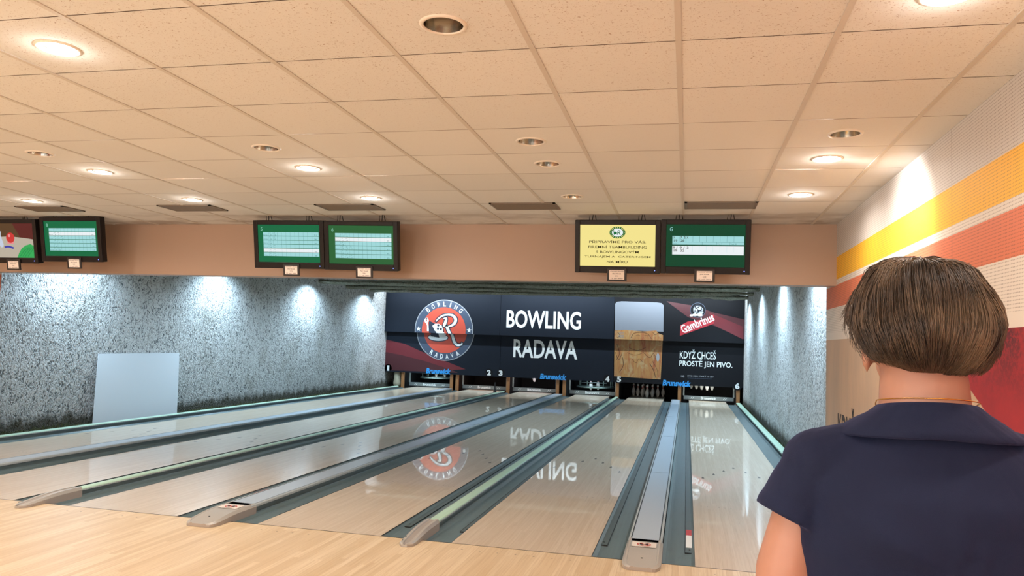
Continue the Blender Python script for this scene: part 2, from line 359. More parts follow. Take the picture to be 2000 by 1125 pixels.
# 2D graphics: collected in (a, b, layer) space and laid on a plane of the place
class G2:
    def __init__(s): s.bm = bmesh.new(); s.mats = []
    def mi(s, m):
        if m not in s.mats: s.mats.append(m)
        return s.mats.index(m)
    def poly(s, pts, d, m):
        f = s.bm.faces.new([s.bm.verts.new((a, b, d)) for a, b in pts]); f.material_index = s.mi(m); return s
    def rect(s, a0, a1, b0, b1, d, m): return s.poly([(a0, b0), (a1, b0), (a1, b1), (a0, b1)], d, m)
    def disc(s, a, b, r, d, m, ry=None, seg=48):
        ry = ry or r; return s.poly([(a + r * math.cos(2 * PI * k / seg), b + ry * math.sin(2 * PI * k / seg)) for k in range(seg)], d, m)
    def ring(s, a, b, r0, r1, d, m, seg=48, ky=1.0):
        i = s.mi(m); A = [s.bm.verts.new((a + r0 * math.cos(2 * PI * k / seg), b + ky * r0 * math.sin(2 * PI * k / seg), d)) for k in range(seg)]
        B = [s.bm.verts.new((a + r1 * math.cos(2 * PI * k / seg), b + ky * r1 * math.sin(2 * PI * k / seg), d)) for k in range(seg)]
        for k in range(seg):
            f = s.bm.faces.new([A[k], A[(k + 1) % seg], B[(k + 1) % seg], B[k]]); f.material_index = i
        return s
    def stroke(s, pts, wd, d, m, grow=0.0, n=8):
        P = [Vector((p[0], p[1])) for p in pts]; W = wd if isinstance(wd, (list, tuple)) else [wd] * len(P)
        Q = []; R = []
        for k in range(len(P) - 1):
            p0 = P[max(k - 1, 0)]; p1 = P[k]; p2 = P[k + 1]; p3 = P[min(k + 2, len(P) - 1)]
            for t_ in range(n):
                t = t_ / n
                Q.append(0.5 * ((2 * p1) + (p2 - p0) * t + (2 * p0 - 5 * p1 + 4 * p2 - p3) * t * t + (3 * p1 - p0 - 3 * p2 + p3) * t ** 3)); R.append(W[k] * (1 - t) + W[k + 1] * t)
        Q.append(P[-1]); R.append(W[-1]); L = []; i = s.mi(m)
        for k in range(len(Q)):
            dr = (Q[min(k + 1, len(Q) - 1)] - Q[max(k - 1, 0)]); dr = dr.normalized() if dr.length > 0 else Vector((1, 0)); nn = Vector((-dr.y, dr.x)); h = R[k] / 2 + grow
            q = Q[k]
            if k == 0: q = q - dr * grow
            if k == len(Q) - 1: q = q + dr * grow
            L.append((s.bm.verts.new((q.x + nn.x * h, q.y + nn.y * h, d)), s.bm.verts.new((q.x - nn.x * h, q.y - nn.y * h, d))))
        for k in range(len(L) - 1):
            f = s.bm.faces.new([L[k][0], L[k][1], L[k + 1][1], L[k + 1][0]]); f.material_index = i
        return s
    def text(s, body, a0, b0, w, h, d, m, bold=0.0, rot=0.0, center=False, shear=0.0, keep=False):
        vs, fs = text_mesh(body, bold); xs = [v[0] for v in vs]; ys = [v[1] for v in vs]
        x0, x1, y0, y1 = min(xs), max(xs), min(ys), max(ys)
        sy = h / (y1 - y0); sx = (w / (x1 - x0)) if w else sy
        i = s.mi(m); c, sn = math.cos(rot), math.sin(rot); V = []
        for x, y in vs:
            X = (x - x0) * sx; Y = (y - y0) * sy; X += Y * shear
            if center: X -= (x1 - x0) * sx / 2; Y -= h / 2
            V.append(s.bm.verts.new((a0 + X * c - Y * sn, b0 + X * sn + Y * c, d)))
        for f in fs:
            try: g = s.bm.faces.new([V[k] for k in f]); g.material_index = i
            except ValueError: pass
        return s
    def build(s, name, O, R, U, parent=None, clip=None, shift=(0, 0), keep=False):
        """O origin, R right, U up (unit vectors); layer height in metres towards the viewer"""
        bm = s.bm.copy(); R, U, O = Vector(R), Vector(U), Vector(O); N = R.cross(U)
        if clip:
            lo, hi = clip
            if lo is not None: bmesh.ops.bisect_plane(bm, geom=bm.verts[:] + bm.edges[:] + bm.faces[:], plane_co=(0, lo, 0), plane_no=(0, 1, 0), clear_inner=True)
            if hi is not None: bmesh.ops.bisect_plane(bm, geom=bm.verts[:] + bm.edges[:] + bm.faces[:], plane_co=(0, hi, 0), plane_no=(0, 1, 0), clear_outer=True)
        for v in bm.verts: v.co = O + R * (v.co.x + shift[0]) + U * (v.co.y + shift[1]) + N * v.co.z
        me = bpy.data.meshes.new(name); bm.to_mesh(me); bm.free()
        for m_ in s.mats: me.materials.append(M[m_])
        o = link(name, me); 
        if parent:
            o.parent = parent; o.matrix_parent_inverse = parent.matrix_world.inverted() if False else Matrix.Identity(4)
        return o
_tc = {}
def text_mesh(body, bold=0.0):
    key = (body, bold)
    if key not in _tc:
        cu = bpy.data.curves.new('t', 'FONT'); cu.body = body; cu.offset = bold; cu.resolution_u = 3
        ob = bpy.data.objects.new('t', cu); C.objects.link(ob); bpy.context.view_layer.update()
        me = bpy.data.meshes.new_from_object(ob.evaluated_get(bpy.context.evaluated_depsgraph_get()))
        _tc[key] = ([(v.co.x, v.co.y) for v in me.vertices], [tuple(p.vertices) for p in me.polygons])
        bpy.data.objects.remove(ob); bpy.data.meshes.remove(me); bpy.data.curves.remove(cu)
    return _tc[key]
def evaluated(o, name, parent=None):
    """apply modifiers: the object is replaced by its evaluated mesh"""
    bpy.context.view_layer.update()
    me = bpy.data.meshes.new_from_object(o.evaluated_get(bpy.context.evaluated_depsgraph_get()))
    me.name = name; bpy.data.objects.remove(o); return link(name, me, parent)

# ------------------------------------------------------------------ layout numbers
LW = 1.05; GW = 0.235
LX = {1: -6.789, 2: -5.012, 3: -3.395, 4: -1.617, 5: 0.0, 6: 1.777}
XL, XR = -7.09, 3.062; CL, CR = -7.75, 3.30; YE = 2.65; YB = 19.7; MASK_Y = 17.4

# ------------------------------------------------------------------ the room
b = MB(); b.box(XL - 0.7, XR + 0.3, -9.0, -0.003, -0.12, 0.0, 'approach'); struct(b.build('floor'))
b = MB(); b.box(CL, CR, -0.003, YB, -0.16, -0.10, 'dark'); b.box(CL, -7.12, 0.0, YB, -0.11, -0.03, 'moss'); b.box(3.17, CR, 0.0, YB, -0.11, -0.03, 'moss')
struct(b.build('floor'))
# foul line seam
b = MB(); b.box(-7.02, 3.06, -0.010, -0.001, -0.05, 0.0008, 'dart'); struct(b.build('trim_1'))

def striped_wall(name, x, y0, y1, thick, left=False):
    b = MB(); zz = [0, 1.65, 1.955, 2.165, 2.217, 2.43, ZC + 0.02]; mm = ['beige', 'p_white', 'p_coral', 'p_white', 'p_yellow', 'p_grey']
    xo = x - thick if left else x + thick
    for k in range(6):
        b.box(min(x, xo), max(x, xo), y0, y1, zz[k], zz[k + 1], mm[k])
    return struct(b.build(name))
striped_wall('wall_right', XR, -9.0, YE, 0.35)
striped_wall('wall_left', XL, -9.0, YE, 0.70, True)
# mural fields painted on the lower right wall
g = G2(); g.poly([(-0.6, 1.65), (-9.0, 1.65), (-9.0, -1.0 + 1.0), (-3.6, 0.0), (-3.2, 0.70), (-1.99, 1.154), (-1.62, 1.26), (-1.35, 1.386)][::-1], 0.002, 'mural_red')
o = g.build('mural_red_field', (XR, 0, 0), (0, 1, 0), (0, 0, 1)); o.name = 'wall_right'; struct(o)
for v in o.data.vertices: v.co.x = XR - 0.002
g = G2(); g.text('KDYŽ', 0, 0, 0.74, 0.40, 0.002, 'mural_ink', 0.01)
o = g.build('wall_right', (XR, 2.0, 0.66), (0, -1, 0), (0, 0, 1)); struct(o)
for v in o.data.vertices: v.co.x = XR - 0.003
g = G2()
g.poly([(2.65, 0.62), (2.65, 1.40), (2.60, 1.50), (2.3, 1.45), (1.8, 1.1), (1.4, 0.6), (2.0, 0.5), (2.4, 0.52)], 0.002, 'mural_skin')
g.disc(2.50, 1.56, 0.13, 0.003, 'mural_red')
o = g.build('wall_left', (XL, 0, 0), (0, 1, 0), (0, 0, 1)); struct(o)
for v in o.data.vertices: v.co.x = XL + 0.002 + (0.001 if False else 0)

b = MB(); b.box(CL - 0.2, CL, YE - 0.02, YB + 0.2, -0.16, 3.32, 'concrete'); struct(b.build('wall_left'))
b = MB(); b.box(CR, CR + 0.2, YE - 0.02, YB + 0.2, -0.16, 3.32, 'concrete'); struct(b.build('wall_right'))
b = MB(); b.box(CL - 0.2, CR + 0.2, YB, YB + 0.2, -0.16, 3.32, 'dark'); struct(b.build('wall_back'))
b = MB(); b.box(XL - 0.7, XR + 0.35, -9.2, -9.0, 0, ZC + 0.02, 'p_white'); struct(b.build('wall_front'))
# bulkhead over the foul line
b = MB(); b.box(CL, CR, 2.115, 2.30, 2.158, 3.35, 'header'); o = struct(b.build('wall_bulkhead'))

# suspended ceiling: tiles (with round cut-outs for the downlights) and metal runners
GX, GY, TX, TY = 1.6365, -2.5537, 0.6, 0.5813
ON = [(-1.0635, -2.84), (-2.8635, -0.519), (-4.6635, 0.643), (-2.8635, 0.643), (-1.0635, -0.519), (-1.0635, 0.643), (2.5365, -0.519), (2.5365, 0.643), (2.5365, -2.84), (-4.6635, -0.519), (-2.8635, -2.84), (-4.6635, -2.84), (-6.4635, -0.519), (-6.4635, 0.643)]
OFF = [(0.7365, -2.84), (0.7365, -1.10), (0.7365, -0.519), (0.7365, 0.643), (-1.0635, -1.10), (-2.8635, -1.10), (2.5365, -1.10)]
BACK = [(x, y) for x in (-4.6635, -2.8635, -1.0635, 0.7365, 2.5365) for y in (-4.5787, -6.3226)]
holes = {}
for (x, y) in ON + OFF + BACK: holes[(math.floor((x - GX) / TX), math.floor((y - GY) / TY))] = (x, y)
b = MB(); HR = 0.082
i0 = math.floor((XL - GX) / TX); i1 = math.floor((XR - GX) / TX); j0 = math.floor((-9.0 - GY) / TY); j1 = math.floor((2.115 - GY) / TY)
for i in range(i0, i1 + 1):
    for j in range(j0, j1 + 1):
        xa, xb = max(GX + i * TX, XL), min(GX + (i + 1) * TX, XR); ya, yb = max(GY + j * TY, -9.0), min(GY + (j + 1) * TY, 2.115)
        g_ = 0.003; ya += g_; yb -= g_
        if xb - xa < 0.01 or yb - ya < 0.01: continue
        if (i, j) in holes:
            cx, cy = holes[(i, j)]; N = 32; out = []; inn = []
            for k in range(N):
                a = 2 * PI * k / N + PI / 4; c, s_ = math.cos(a), math.sin(a); mx = max(abs(c), abs(s_))
                X = (xa + xb) / 2 + (xb - xa) / 2 * c / mx; Y = (ya + yb) / 2 + (yb - ya) / 2 * s_ / mx
                out.append(b.bm.verts.new((X, Y, ZC))); inn.append(b.bm.verts.new((cx + HR * c, cy + HR * s_, ZC)))
            for k in range(N):
                f = b.bm.faces.new([out[k], inn[k], inn[(k + 1) % N], out[(k + 1) % N]]); f.material_index = b.mi('tile')
        else:
            b.face([(xa, ya, ZC), (xa, yb, ZC), (xb, yb, ZC), (xb, ya, ZC)], 'tile')
b.box(XL - 0.7, XR + 0.3, -9.0, 2.115, ZC + 0.16, ZC + 0.2, 'gap')
for j in range(j0, j1 + 2):                                        # dark reveal behind the butt joints
    y = GY + j * TY
    if y < 2.1: b.box(XL, XR, y - 0.012, y + 0.012, ZC + 0.004, ZC + 0.006, 'gap')
struct(b.build('ceiling', recalc=False))
b = MB()
for i in range(i0, i1 + 1):
    x = GX + (i + 1) * TX
    if XL < x < XR: b.box(x - 0.012, x + 0.012, -9.0, 2.115, ZC - 0.004, ZC + 0.001, 'tbar')
struct(b.build('trim_2'))
# dark void over the lanes with rough sprayed beams hung below it
b = MB(); b.box(CL - .2, CR + .2, 2.3, YB, 3.30, 3.40, 'concrete_ceiling'); struct(b.build('ceiling'))
for (yb_, zl, zh) in ((12.75, 2.885, 2.985), (14.4, 2.905, 2.992), (16.1, 2.925, 3.015)):
    b = MB(); nx = 160; prof_ = [(0.0, 0.5), (0.02, 0.2), (0.07, 0.0), (0.30, 0.0), (0.38, 0.3), (0.38, 1.0), (0.05, 1.0), (0.0, 0.5)]
    rows = []
    for k in range(nx + 1):
        x = CL + (CR - CL) * k / nx
        rows.append([b.bm.verts.new((x, yb_ + dy + 0.02 * noise.noise(Vector((x * 2, q, yb_))), zl + dz * (zh - zl) + (1 - dz) * 0.034 * noise.noise(Vector((x * 1.6, yb_, 1))) + 0.016 * noise.noise(Vector((x * 6, q * 0.5, yb_))))) for q, (dy, dz) in enumerate(prof_[:-1])])
    for k in range(nx):
        for q in range(7): b.bm.faces.new([rows[k][q], rows[k + 1][q], rows[k + 1][(q + 1) % 7], rows[k][(q + 1) % 7]])
    b.mi('concrete_ceiling'); struct(b.build('ceiling_beam'))
# moss growing along the foot of the concrete walls
for (xa, xb, lab) in ((-7.68, -7.21, 'left'), (3.245, 3.265, 'right')):
    b = MB(); rng = random.Random(3)
    for k in range(900):
        y = 2.7 + 14.4 * rng.random()
        if lab == 'left' and 4.8 < y < 7.4: continue
        x = xa + (xb - xa) * (rng.random() ** (2.0 if lab == 'left' else 1)); h = 0.02 + 0.07 * rng.random() * (0.4 + 0.6 * abs(noise.noise(Vector((y * 0.8, 0, 0)))) * 2); r = (0.02 + 0.03 * rng.random()) * (1 if lab == 'left' else 0.55)
        a0 = rng.random() * 6; base = [(x + r * math.cos(a0 + q * 2 * PI / 5) * (0.7 + 0.6 * rng.random()), y + r * math.sin(a0 + q * 2 * PI / 5) * (0.7 + 0.6 * rng.random()), -0.035) for q in range(5)]
        top = (x + 0.02 * (rng.random() - .5), y + 0.02 * (rng.random() - .5), -0.03 + h); bv = [b.bm.verts.new(p) for p in base]; tv = b.bm.verts.new(top)
        for q in range(5): b.bm.faces.new([bv[q], bv[(q + 1) % 5], tv])
    b.mi('moss'); tag(b.build('moss'), 'dark green moss along the foot of the %s concrete wall' % lab, 'moss', kind='stuff')

# ------------------------------------------------------------------ lanes
NAME = {1: 'the leftmost lane beside the concrete wall', 2: 'the second lane from the left wall', 3: 'the third lane from the left',
        4: 'the lane ending right of the word RADAVA', 5: 'the lane ending at pins in the dark', 6: 'the rightmost lane beside the person'}
SHORT = {1: 'leftmost lane', 2: 'second lane from left', 3: 'third lane from left', 4: 'fourth lane from left', 5: 'dark-ended beer glass lane', 6: 'rightmost lane'}
for n, x0 in LX.items():
    t = thing('bowling_lane', 'glossy maple boards of ' + NAME[n], 'bowling lane', (0, 0, 0), 'bowling lanes side by side')
    b = MB(); b.box(0, LW, 0.0, 16.55, -0.09, 0.0, 'lane')
    b.box(-0.0015, 0, 0.0, 16.5, -0.02, 0.0005, 'black'); b.box(LW, LW + 0.0015, 0.0, 16.5, -0.02, 0.0005, 'black')
    b.build('lane_bed', t, (x0, 0, 0))
    b = MB(); b.box(x0, x0 + LW, 16.553, 19.15, -0.09, 0.0, 'deck'); b.build('pin_deck', t)
# gutters (two per lane), bumper rails folded down in them
def gutter(x0, n, side):
    t = thing('lane_gutter', 'blue-grey gutter with dark folded bumper rail, %s side of the %s' % (side, SHORT[n]) if (n, side) not in ((1, 'left'), (6, 'right')) else 'plain blue-grey gutter, %s side of the %s' % (side, SHORT[n]), 'gutter', group='lane gutters')
    b = MB(); K = 10; prof = [(x0, 0.0)]
    for k in range(K + 1):
        s_ = k / K; prof.append((x0 + 0.003 + (GW - 0.006) * s_, -0.012 - 0.024 * (1 - (2 * s_ - 1) ** 10)))
    prof.append((x0 + GW, -0.002)); prof += [(x0 + GW, -0.09), (x0, -0.09), (x0, 0.0)]
    b.sweep(prof, 0.0, 17.35, 'gutter')
    for yy in (0.0, 17.35): b.face([(x, yy, z) for x, z in prof[:-1]], 'gutter')
    b.build('channel', t); return t
def bumper(n, side, t):
    x0 = LX[n]; s = -1 if side == 'left' else 1; xe = x0 if side == 'left' else x0 + LW
    xa, xb = sorted((xe + s * 0.004, xe + s * 0.068)); y0 = 0.47
    b = MB(); b.box(xa, xb, y0, 17.2, -0.040, -0.028, 'rail_dark', 0.001); r = b.build('bumper_rail', t)
    xo = xb if side == 'right' else xa
    b = MB(); b.box(min(xo, xo + s * 0.004), max(xo, xo + s * 0.004), y0 - 0.008, 17.2, -0.04, -0.0275, 'black'); b.box(xa, xb, y0 - 0.012, y0, -0.04, -0.0275, 'black'); b.build('rubber_edge', r)
    b = MB(); b.lathe([(0.007, 0), (0.007, 0.003), (0, 0.003)], ((xa + xb) / 2, y0 + 0.08, -0.028), 'black', 10); b.build('bolt', r)
    return r
for n, x0 in LX.items():
    for side, xx in (('left', x0 - GW), ('right', x0 + LW)):
        t = gutter(xx, n, side)
        if (n, side) in ((1, 'left'), (6, 'right')): continue
        t = bumper(n, side, t)
        if (n, side) == (6, 'left'):
            b = MB(); b.box(1.777 - 0.064, 1.777 - 0.008, 0.62, 1.02, -0.0285, -0.0265, 'white'); b.box(1.777 - 0.064, 1.777 - 0.008, 1.02, 1.22, -0.0285, -0.0265, 'red'); b.build('sticker', t)['label'] = 'white and red warning sticker'
        if (n, side) == (3, 'right'):
            b = MB(); b.box(-2.345 + 0.006, -2.345 + 0.064, 0.75, 1.12, -0.0285, -0.020, 'white'); b.box(-2.345 + 0.006, -2.345 + 0.064, 1.12, 1.38, -0.0285, -0.020, 'orange_red'); b.build('sticker', t)['label'] = 'white and orange warning sticker'

# narrow dividers with a moulded cap at the foul line
def narrow(xc, hw, lab, cap=True, left_end=True):
    t = thing('lane_divider', lab, 'lane divider', (0, 0, 0), 'narrow green lane dividers')
    prof = [(xc - hw + 0.014, -0.09), (xc - hw + 0.014, 0.034), (xc - hw, 0.034), (xc - hw, 0.046), (xc - hw + 0.006, 0.054), (xc - hw * 0.35, 0.060), (xc + hw * 0.35, 0.060), (xc + hw - 0.006, 0.054), (xc + hw, 0.046), (xc + hw, 0.034), (xc + hw - 0.014, 0.034), (xc + hw - 0.014, -0.09)]
    b = MB(); b.sweep(prof, 0.36, 17.0, ['gutter', 'black', 'div_rail', 'div_green', 'div_green', 'div_green', 'div_green', 'div_green', 'div_rail', 'black', 'gutter'])  # black underside paints in the shadow below the rail lip
    for yy in (0.36, 17.0): b.face([(x, yy, z) for x, z in prof], 'div_rail')
    b.build('rail', t)
    if cap:
        b = MB(); st = []; K = 16
        for k in range(K + 1):
            s_ = k / K; y = -0.24 + 0.64 * s_
            e = min(1.0, s_ / 0.14); rnd = math.sqrt(max(0.0, 1 - (1 - e) ** 2)); wd = (hw + 0.012) * (0.35 + 0.65 * rnd)
            h = 0.026 + 0.044 * (math.sin(min(1, s_ / 0.75) * PI / 2) ** 1.3); zb = 0.001 if y < 0.02 else -0.03
            st.append([b.bm.verts.new(p) for p in [(xc - wd, y, zb), (xc - wd, y, h * 0.62), (xc - wd * 0.78, y, h), (xc - wd * 0.42, y, h), (xc - wd * 0.34, y, h - 0.008), (xc + wd * 0.34, y, h - 0.008), (xc + wd * 0.42, y, h), (xc + wd * 0.78, y, h), (xc + wd, y, h * 0.62), (xc + wd, y, zb)]])
        b.mi('cap')
        for k in range(K):
            for q in range(9):
                f = b.bm.faces.new([st[k][q], st[k + 1][q], st[k + 1][q + 1], st[k][q + 1]]); f.material_index = b.mi('cap_side' if q in (0, 8, 4) else 'cap')
        b.bm.faces.new(st[0]); b.bm.faces.new(st[-1]); b.build('end_cap', t)['label'] = 'grey moulded plastic end cap'
        b = MB(); b.box(xc - hw - 0.004, xc + hw + 0.004, 0.01, 0.36, -0.085, 0.012, 'black'); b.build('cap_core', t)
        b = MB(); 
        for yy in (-0.19, -0.12): b = MB(); b.lathe([(0.005, 0), (0.005, 0.002), (0, 0.002)], (xc - 0.033, yy, 0.045 if yy > -0.15 else 0.037), 'black', 8); b.build('screw', t)
    return t
narrow((LX[2] + LW + LX[3]) / 2, 0.0465, 'narrow pale green divider with grey cap at far left of the foul line')
narrow((LX[4] + LW + LX[5]) / 2, 0.0465, 'narrow pale green divider with grey cap at the middle of the foul line')
narrow(-7.02 - 0.062, 0.058, 'pale green kerb rail along the foot of the left concrete wall', False)
narrow(3.062 + 0.062, 0.058, 'pale green kerb rail along the foot of the right concrete wall', False)

# wide dividers: flat cover over the ball return, end cap with a no-step sticker
def wide(n):
    xa, xb = LX[n] + LW + GW, LX[n + 1] - GW; xc = (xa + xb) / 2; hw = (xb - xa) / 2 - 0.002
    t = thing('ball_return_cover', {1: 'wide flat blue-grey cover running in from the left edge, no cap in view', 3: 'wide flat grey cover with no-step sticker left of the middle lanes', 5: 'wide flat grey cover with no-step sticker beside the rightmost lane'}[n], 'lane divider', group='wide ball-return covers')
    Z = 0.066
    b = MB(); b.box(xc - hw + 0.026, xc + hw - 0.026, 0.30, 16.9, -0.09, Z, 'div_blue')
    for yy in (3.6, 7.4, 11.2, 15.0): b.box(xc - hw + 0.026, xc + hw - 0.026, yy, yy + 0.006, Z, Z + 0.0008, 'groove')
    b.build('cover_plate', t)
    for s in (-1, 1):
        b = MB(); prof = [(xc + s * (hw - 0.016), -0.09), (xc + s * (hw - 0.016), Z - 0.026), (xc + s * hw, Z - 0.026), (xc + s * hw, Z - 0.008), (xc + s * (hw - 0.006), Z), (xc + s * (hw - 0.017), Z), (xc + s * (hw - 0.018), Z - 0.006), (xc + s * (hw - 0.026), Z - 0.006)]
        b.sweep(prof, 0.30, 16.9, ['gutter', 'black', 'div_rail', 'div_rail', 'div_rail', 'groove', 'groove']); b.build('edge_rail', t)  # shadow under the overhanging edge is coloured in black
    b = MB(); K = 22; st = []
    for k in range(K + 1):
        s_ = k / K; y = -0.25 + 0.62 * s_ ** 1.4
        e = min(1.0, (y + 0.25) / 0.12); rnd = math.sqrt(max(0, 1 - (1 - e) ** 2)); wd = (hw + 0.006) * (0.60 + 0.40 * rnd)
        h = 0.030 + 0.040 * math.sin(min(1.0, (y + 0.25) / 0.40) * PI / 2); zb = 0.001 if y < 0.02 else -0.02
        st.append([b.bm.verts.new(p) for p in [(xc - wd, y, zb), (xc - wd, y, h * 0.65), (xc - wd + 0.018, y, h), (xc - wd + 0.03, y, h), (xc - wd + 0.034, y, h - 0.004), (xc + wd - 0.034, y, h - 0.004), (xc + wd - 0.03, y, h), (xc + wd - 0.018, y, h), (xc + wd, y, h * 0.65), (xc + wd, y, zb)]])
    for k in range(K):
        for q in range(9):
            f = b.bm.faces.new([st[k][q], st[k + 1][q], st[k + 1][q + 1], st[k][q + 1]]); f.material_index = b.mi('cap_side' if q in (0, 8) else 'cap')
    b.bm.faces.new(st[0]); b.bm.faces.new(st[-1]); b.build('end_cap', t)['label'] = 'grey moulded plastic end cap'
    b = MB(); b.box(xc - hw - 0.001, xc + hw + 0.001, 0.012, 0.30, -0.085, 0.02, 'black'); b.build('cap_core', t)
    if n != 1:
        g = G2(); g.rect(-0.088, 0.088, -0.06, 0.075, 0.001, 'sticker'); g.ring(0, 0.012, 0.042, 0.052, 0.002, 'red', ky=0.85)
        for s in (-1, 1): g.disc(s * 0.02, 0.016, 0.013, 0.0024, 'black', 0.02, 20)
        g.stroke([(-0.035, 0.04), (0.035, -0.02)], 0.009, 0.003, 'red')
        g.text('NEVSTUPOVAT', -0.045, -0.052, 0.09, 0.012, 0.002, 'ink')
        o = g.build('sticker', (xc, 0.185, 0.0688), (1, 0, 0), (0, 1, 0), t); o['label'] = 'cream no-step sticker with red ring and shoe prints'
        for v in o.data.vertices: v.co.z -= 0.04 * max(0.0, 0.15 - v.co.y) ** 1.5
    b = MB(); b.lathe([(0.007, 0), (0.007, 0.003), (0, 0.003)], (xc, -0.10, 0.049), 'black', 10); b.build('screw', t)
for n in (1, 3, 5): wide(n)

# white board leaning on the left wall
b = MB(); A = [(-7.46, 4.86, -0.03), (-7.46, 6.92, -0.03), (-7.735, 7.25, 1.09), (-7.735, 5.19, 1.09)]
nrm = (Vector(A[1]) - Vector(A[0])).cross(Vector(A[3]) - Vector(A[0])).normalized() * 0.012
lo = [b.bm.verts.new(p) for p in A]; hi = [b.bm.verts.new(Vector(p) + nrm) for p in A]
b.bm.faces.new(lo); b.bm.faces.new(hi)
for k in range(4): b.bm.faces.new([lo[k], lo[(k + 1) % 4], hi[(k + 1) % 4], hi[k]])
b.mi('board'); tag(b.build('board'), 'blank white board leaning against the left concrete wall', 'board')
#@@PART2
# ------------------------------------------------------------------ ceiling fittings
def downlight(x, y, lit, label, cat='ceiling light', grp='round recessed ceiling lights'):
    t = thing('recessed_downlight', label, cat, (x, y, ZC), grp)
    b = MB(); b.lathe([(0.0785, -0.001), (0.079, -0.006), (0.086, -0.007), (0.094, -0.004), (0.096, 0.0)], (0, 0, 0), 'ring', 32); b.build('trim_ring', t)
    if lit:
        b = MB(); b.lathe([(0.0785, -0.001), (0.077, 0.018), (0.074, 0.02)], (0, 0, 0), 'chrome', 32); b.build('reflector', t)
        b = MB(); b.lathe([(0, 0.016), (0.0765, 0.016)], (0, 0, 0), 'lit', 32); b.build('diffuser', t, recalc=False)
    else:
        b = MB(); b.lathe([(0.0785, -0.001), (0.074, 0.04), (0.062, 0.09), (0.04, 0.12), (0.0, 0.125)], (0, 0, 0), 'chrome', 32); b.build('reflector', t)
        b = MB()
        for s in (-1, 1): b.tube([(s * 0.016 - 0.05, 0.012 * s, 0.06), (s * 0.016 - 0.01, 0.016 * s, 0.045), (s * 0.016 + 0.03, 0.012 * s, 0.045), (s * 0.016 + 0.045, 0.004 * s, 0.06)], 0.011, 'bulb', 10)
        b.build('lamp_tube', t)
    return t
LABON = ['lit round downlight at top left of the ceiling', 'lit downlight above the second monitor pair gap, left part of ceiling', 'lit downlight near the leftmost grille, above the left monitors', 'lit downlight behind the second grille from the left',
         'lit downlight right of an unlit one, left of centre', 'lit downlight by the grille above the middle monitors', 'lit downlight on the right, next to the bright patch on the striped wall', 'small lit downlight nearest the bulkhead on the right', 'lit downlight cut by the top edge at top right']
UN = 'lit round downlight beyond the picture edge'
for k, (x, y) in enumerate(ON): downlight(x, y, True, LABON[k] if k < 9 else UN)
LABOFF = ['unlit downlight with two white tubes at top centre of ceiling', 'unlit downlight above an unlit smaller-looking one, centre of ceiling', 'unlit downlight directly in front of the central one, middle of its row', 'unlit downlight just right of the middle grille, nearest the bulkhead', 'unlit downlight left of centre, above a lit one', 'unlit dark downlight at the left side, above the left monitors', 'unlit chrome downlight on the right, above a lit one']
for k, (x, y) in enumerate(OFF): downlight(x, y, False, LABOFF[k])
for (x, y) in BACK: downlight(x, y, True, 'lit round downlight behind the camera')
# point light added below each lit lamp for a halo on the tiles
for (x, y) in ON: lamp('downlight_glow', 'POINT', (x, y, ZC - 0.035), (0, 0, 0), 2.2, WARM, shadow_soft_size=0.03)
d_ = Vector((3.06, -0.33, 2.32)) - Vector((2.5365, -0.519, 2.70))
lamp('downlight_spill', 'SPOT', (2.5365, -0.519, 2.70), d_.to_track_quat('-Z', 'Y').to_euler(), 60, WARM, spot_size=math.radians(105), spot_blend=0.9, shadow_soft_size=0.04)
# invented pendant globes behind the camera, added to brighten the ceiling
for x in (-5.0, -3.0, -1.0, 1.2):
    t = thing('fill_pendant', 'added round glass fill lamp behind the camera', 'pendant lamp', (x, -7.6, ZC), 'added fill lamps behind the camera')
    b = MB(); b.lathe([(0.14 * math.sin(PI * k / 12), -0.75 - 0.14 * math.cos(PI * k / 12)) for k in range(13)], (0, 0, 0), 'globe', 24); b.build('globe', t)
    b = MB(); b.tube([(0, 0, 0), (0, 0, -0.61)], 0.004, 'black'); b.lathe([(0, 0), (0.05, 0), (0.05, -0.02), (0, -0.02)], (0, 0, 0), 'black', 16); b.build('cord', t)
    lamp('globe_fill', 'POINT', (x, -7.6, ZC - 0.95), (0, 0, 0), E_GLOBE, WARM, shadow_soft_size=0.14)
VL = ['air grille above the rightmost monitor', 'air grille left of the yellow-screen monitor, centre of ceiling', 'air grille above the middle pair of monitors', 'air grille above the bare bulkhead, left of the middle monitors', 'air grille above the left monitors']
for k in range(5):
    x = 1.65 - 1.70 * k
    t = thing('ceiling_vent', 'flat louvred ' + VL[k], 'air vent', (x, 0.90, ZC - 0.001), 'ceiling air grilles')
    b = MB(); W, D = 0.595, 0.31
    for (xa, xb, ya, yb) in ((0, W, 0, 0.022), (0, W, D - 0.022, D), (0, 0.022, 0, D), (W - 0.022, W, 0, D)): b.box(xa, xb, ya, yb, -0.010, 0, 'vent')
    b.build('frame', t)
    b = MB(); b.box(0.02, W - 0.02, 0.02, D - 0.02, -0.002, 0, 'vent_dark'); b.build('backing', t)
    b = MB()
    for q in range(11):
        y = 0.035 + q * 0.0235; b.face([(0.022, y, -0.0035), (W - 0.022, y, -0.0035), (W - 0.022, y + 0.017, -0.0095), (0.022, y + 0.017, -0.0095)], 'vent')
    b.build('louvre', t)
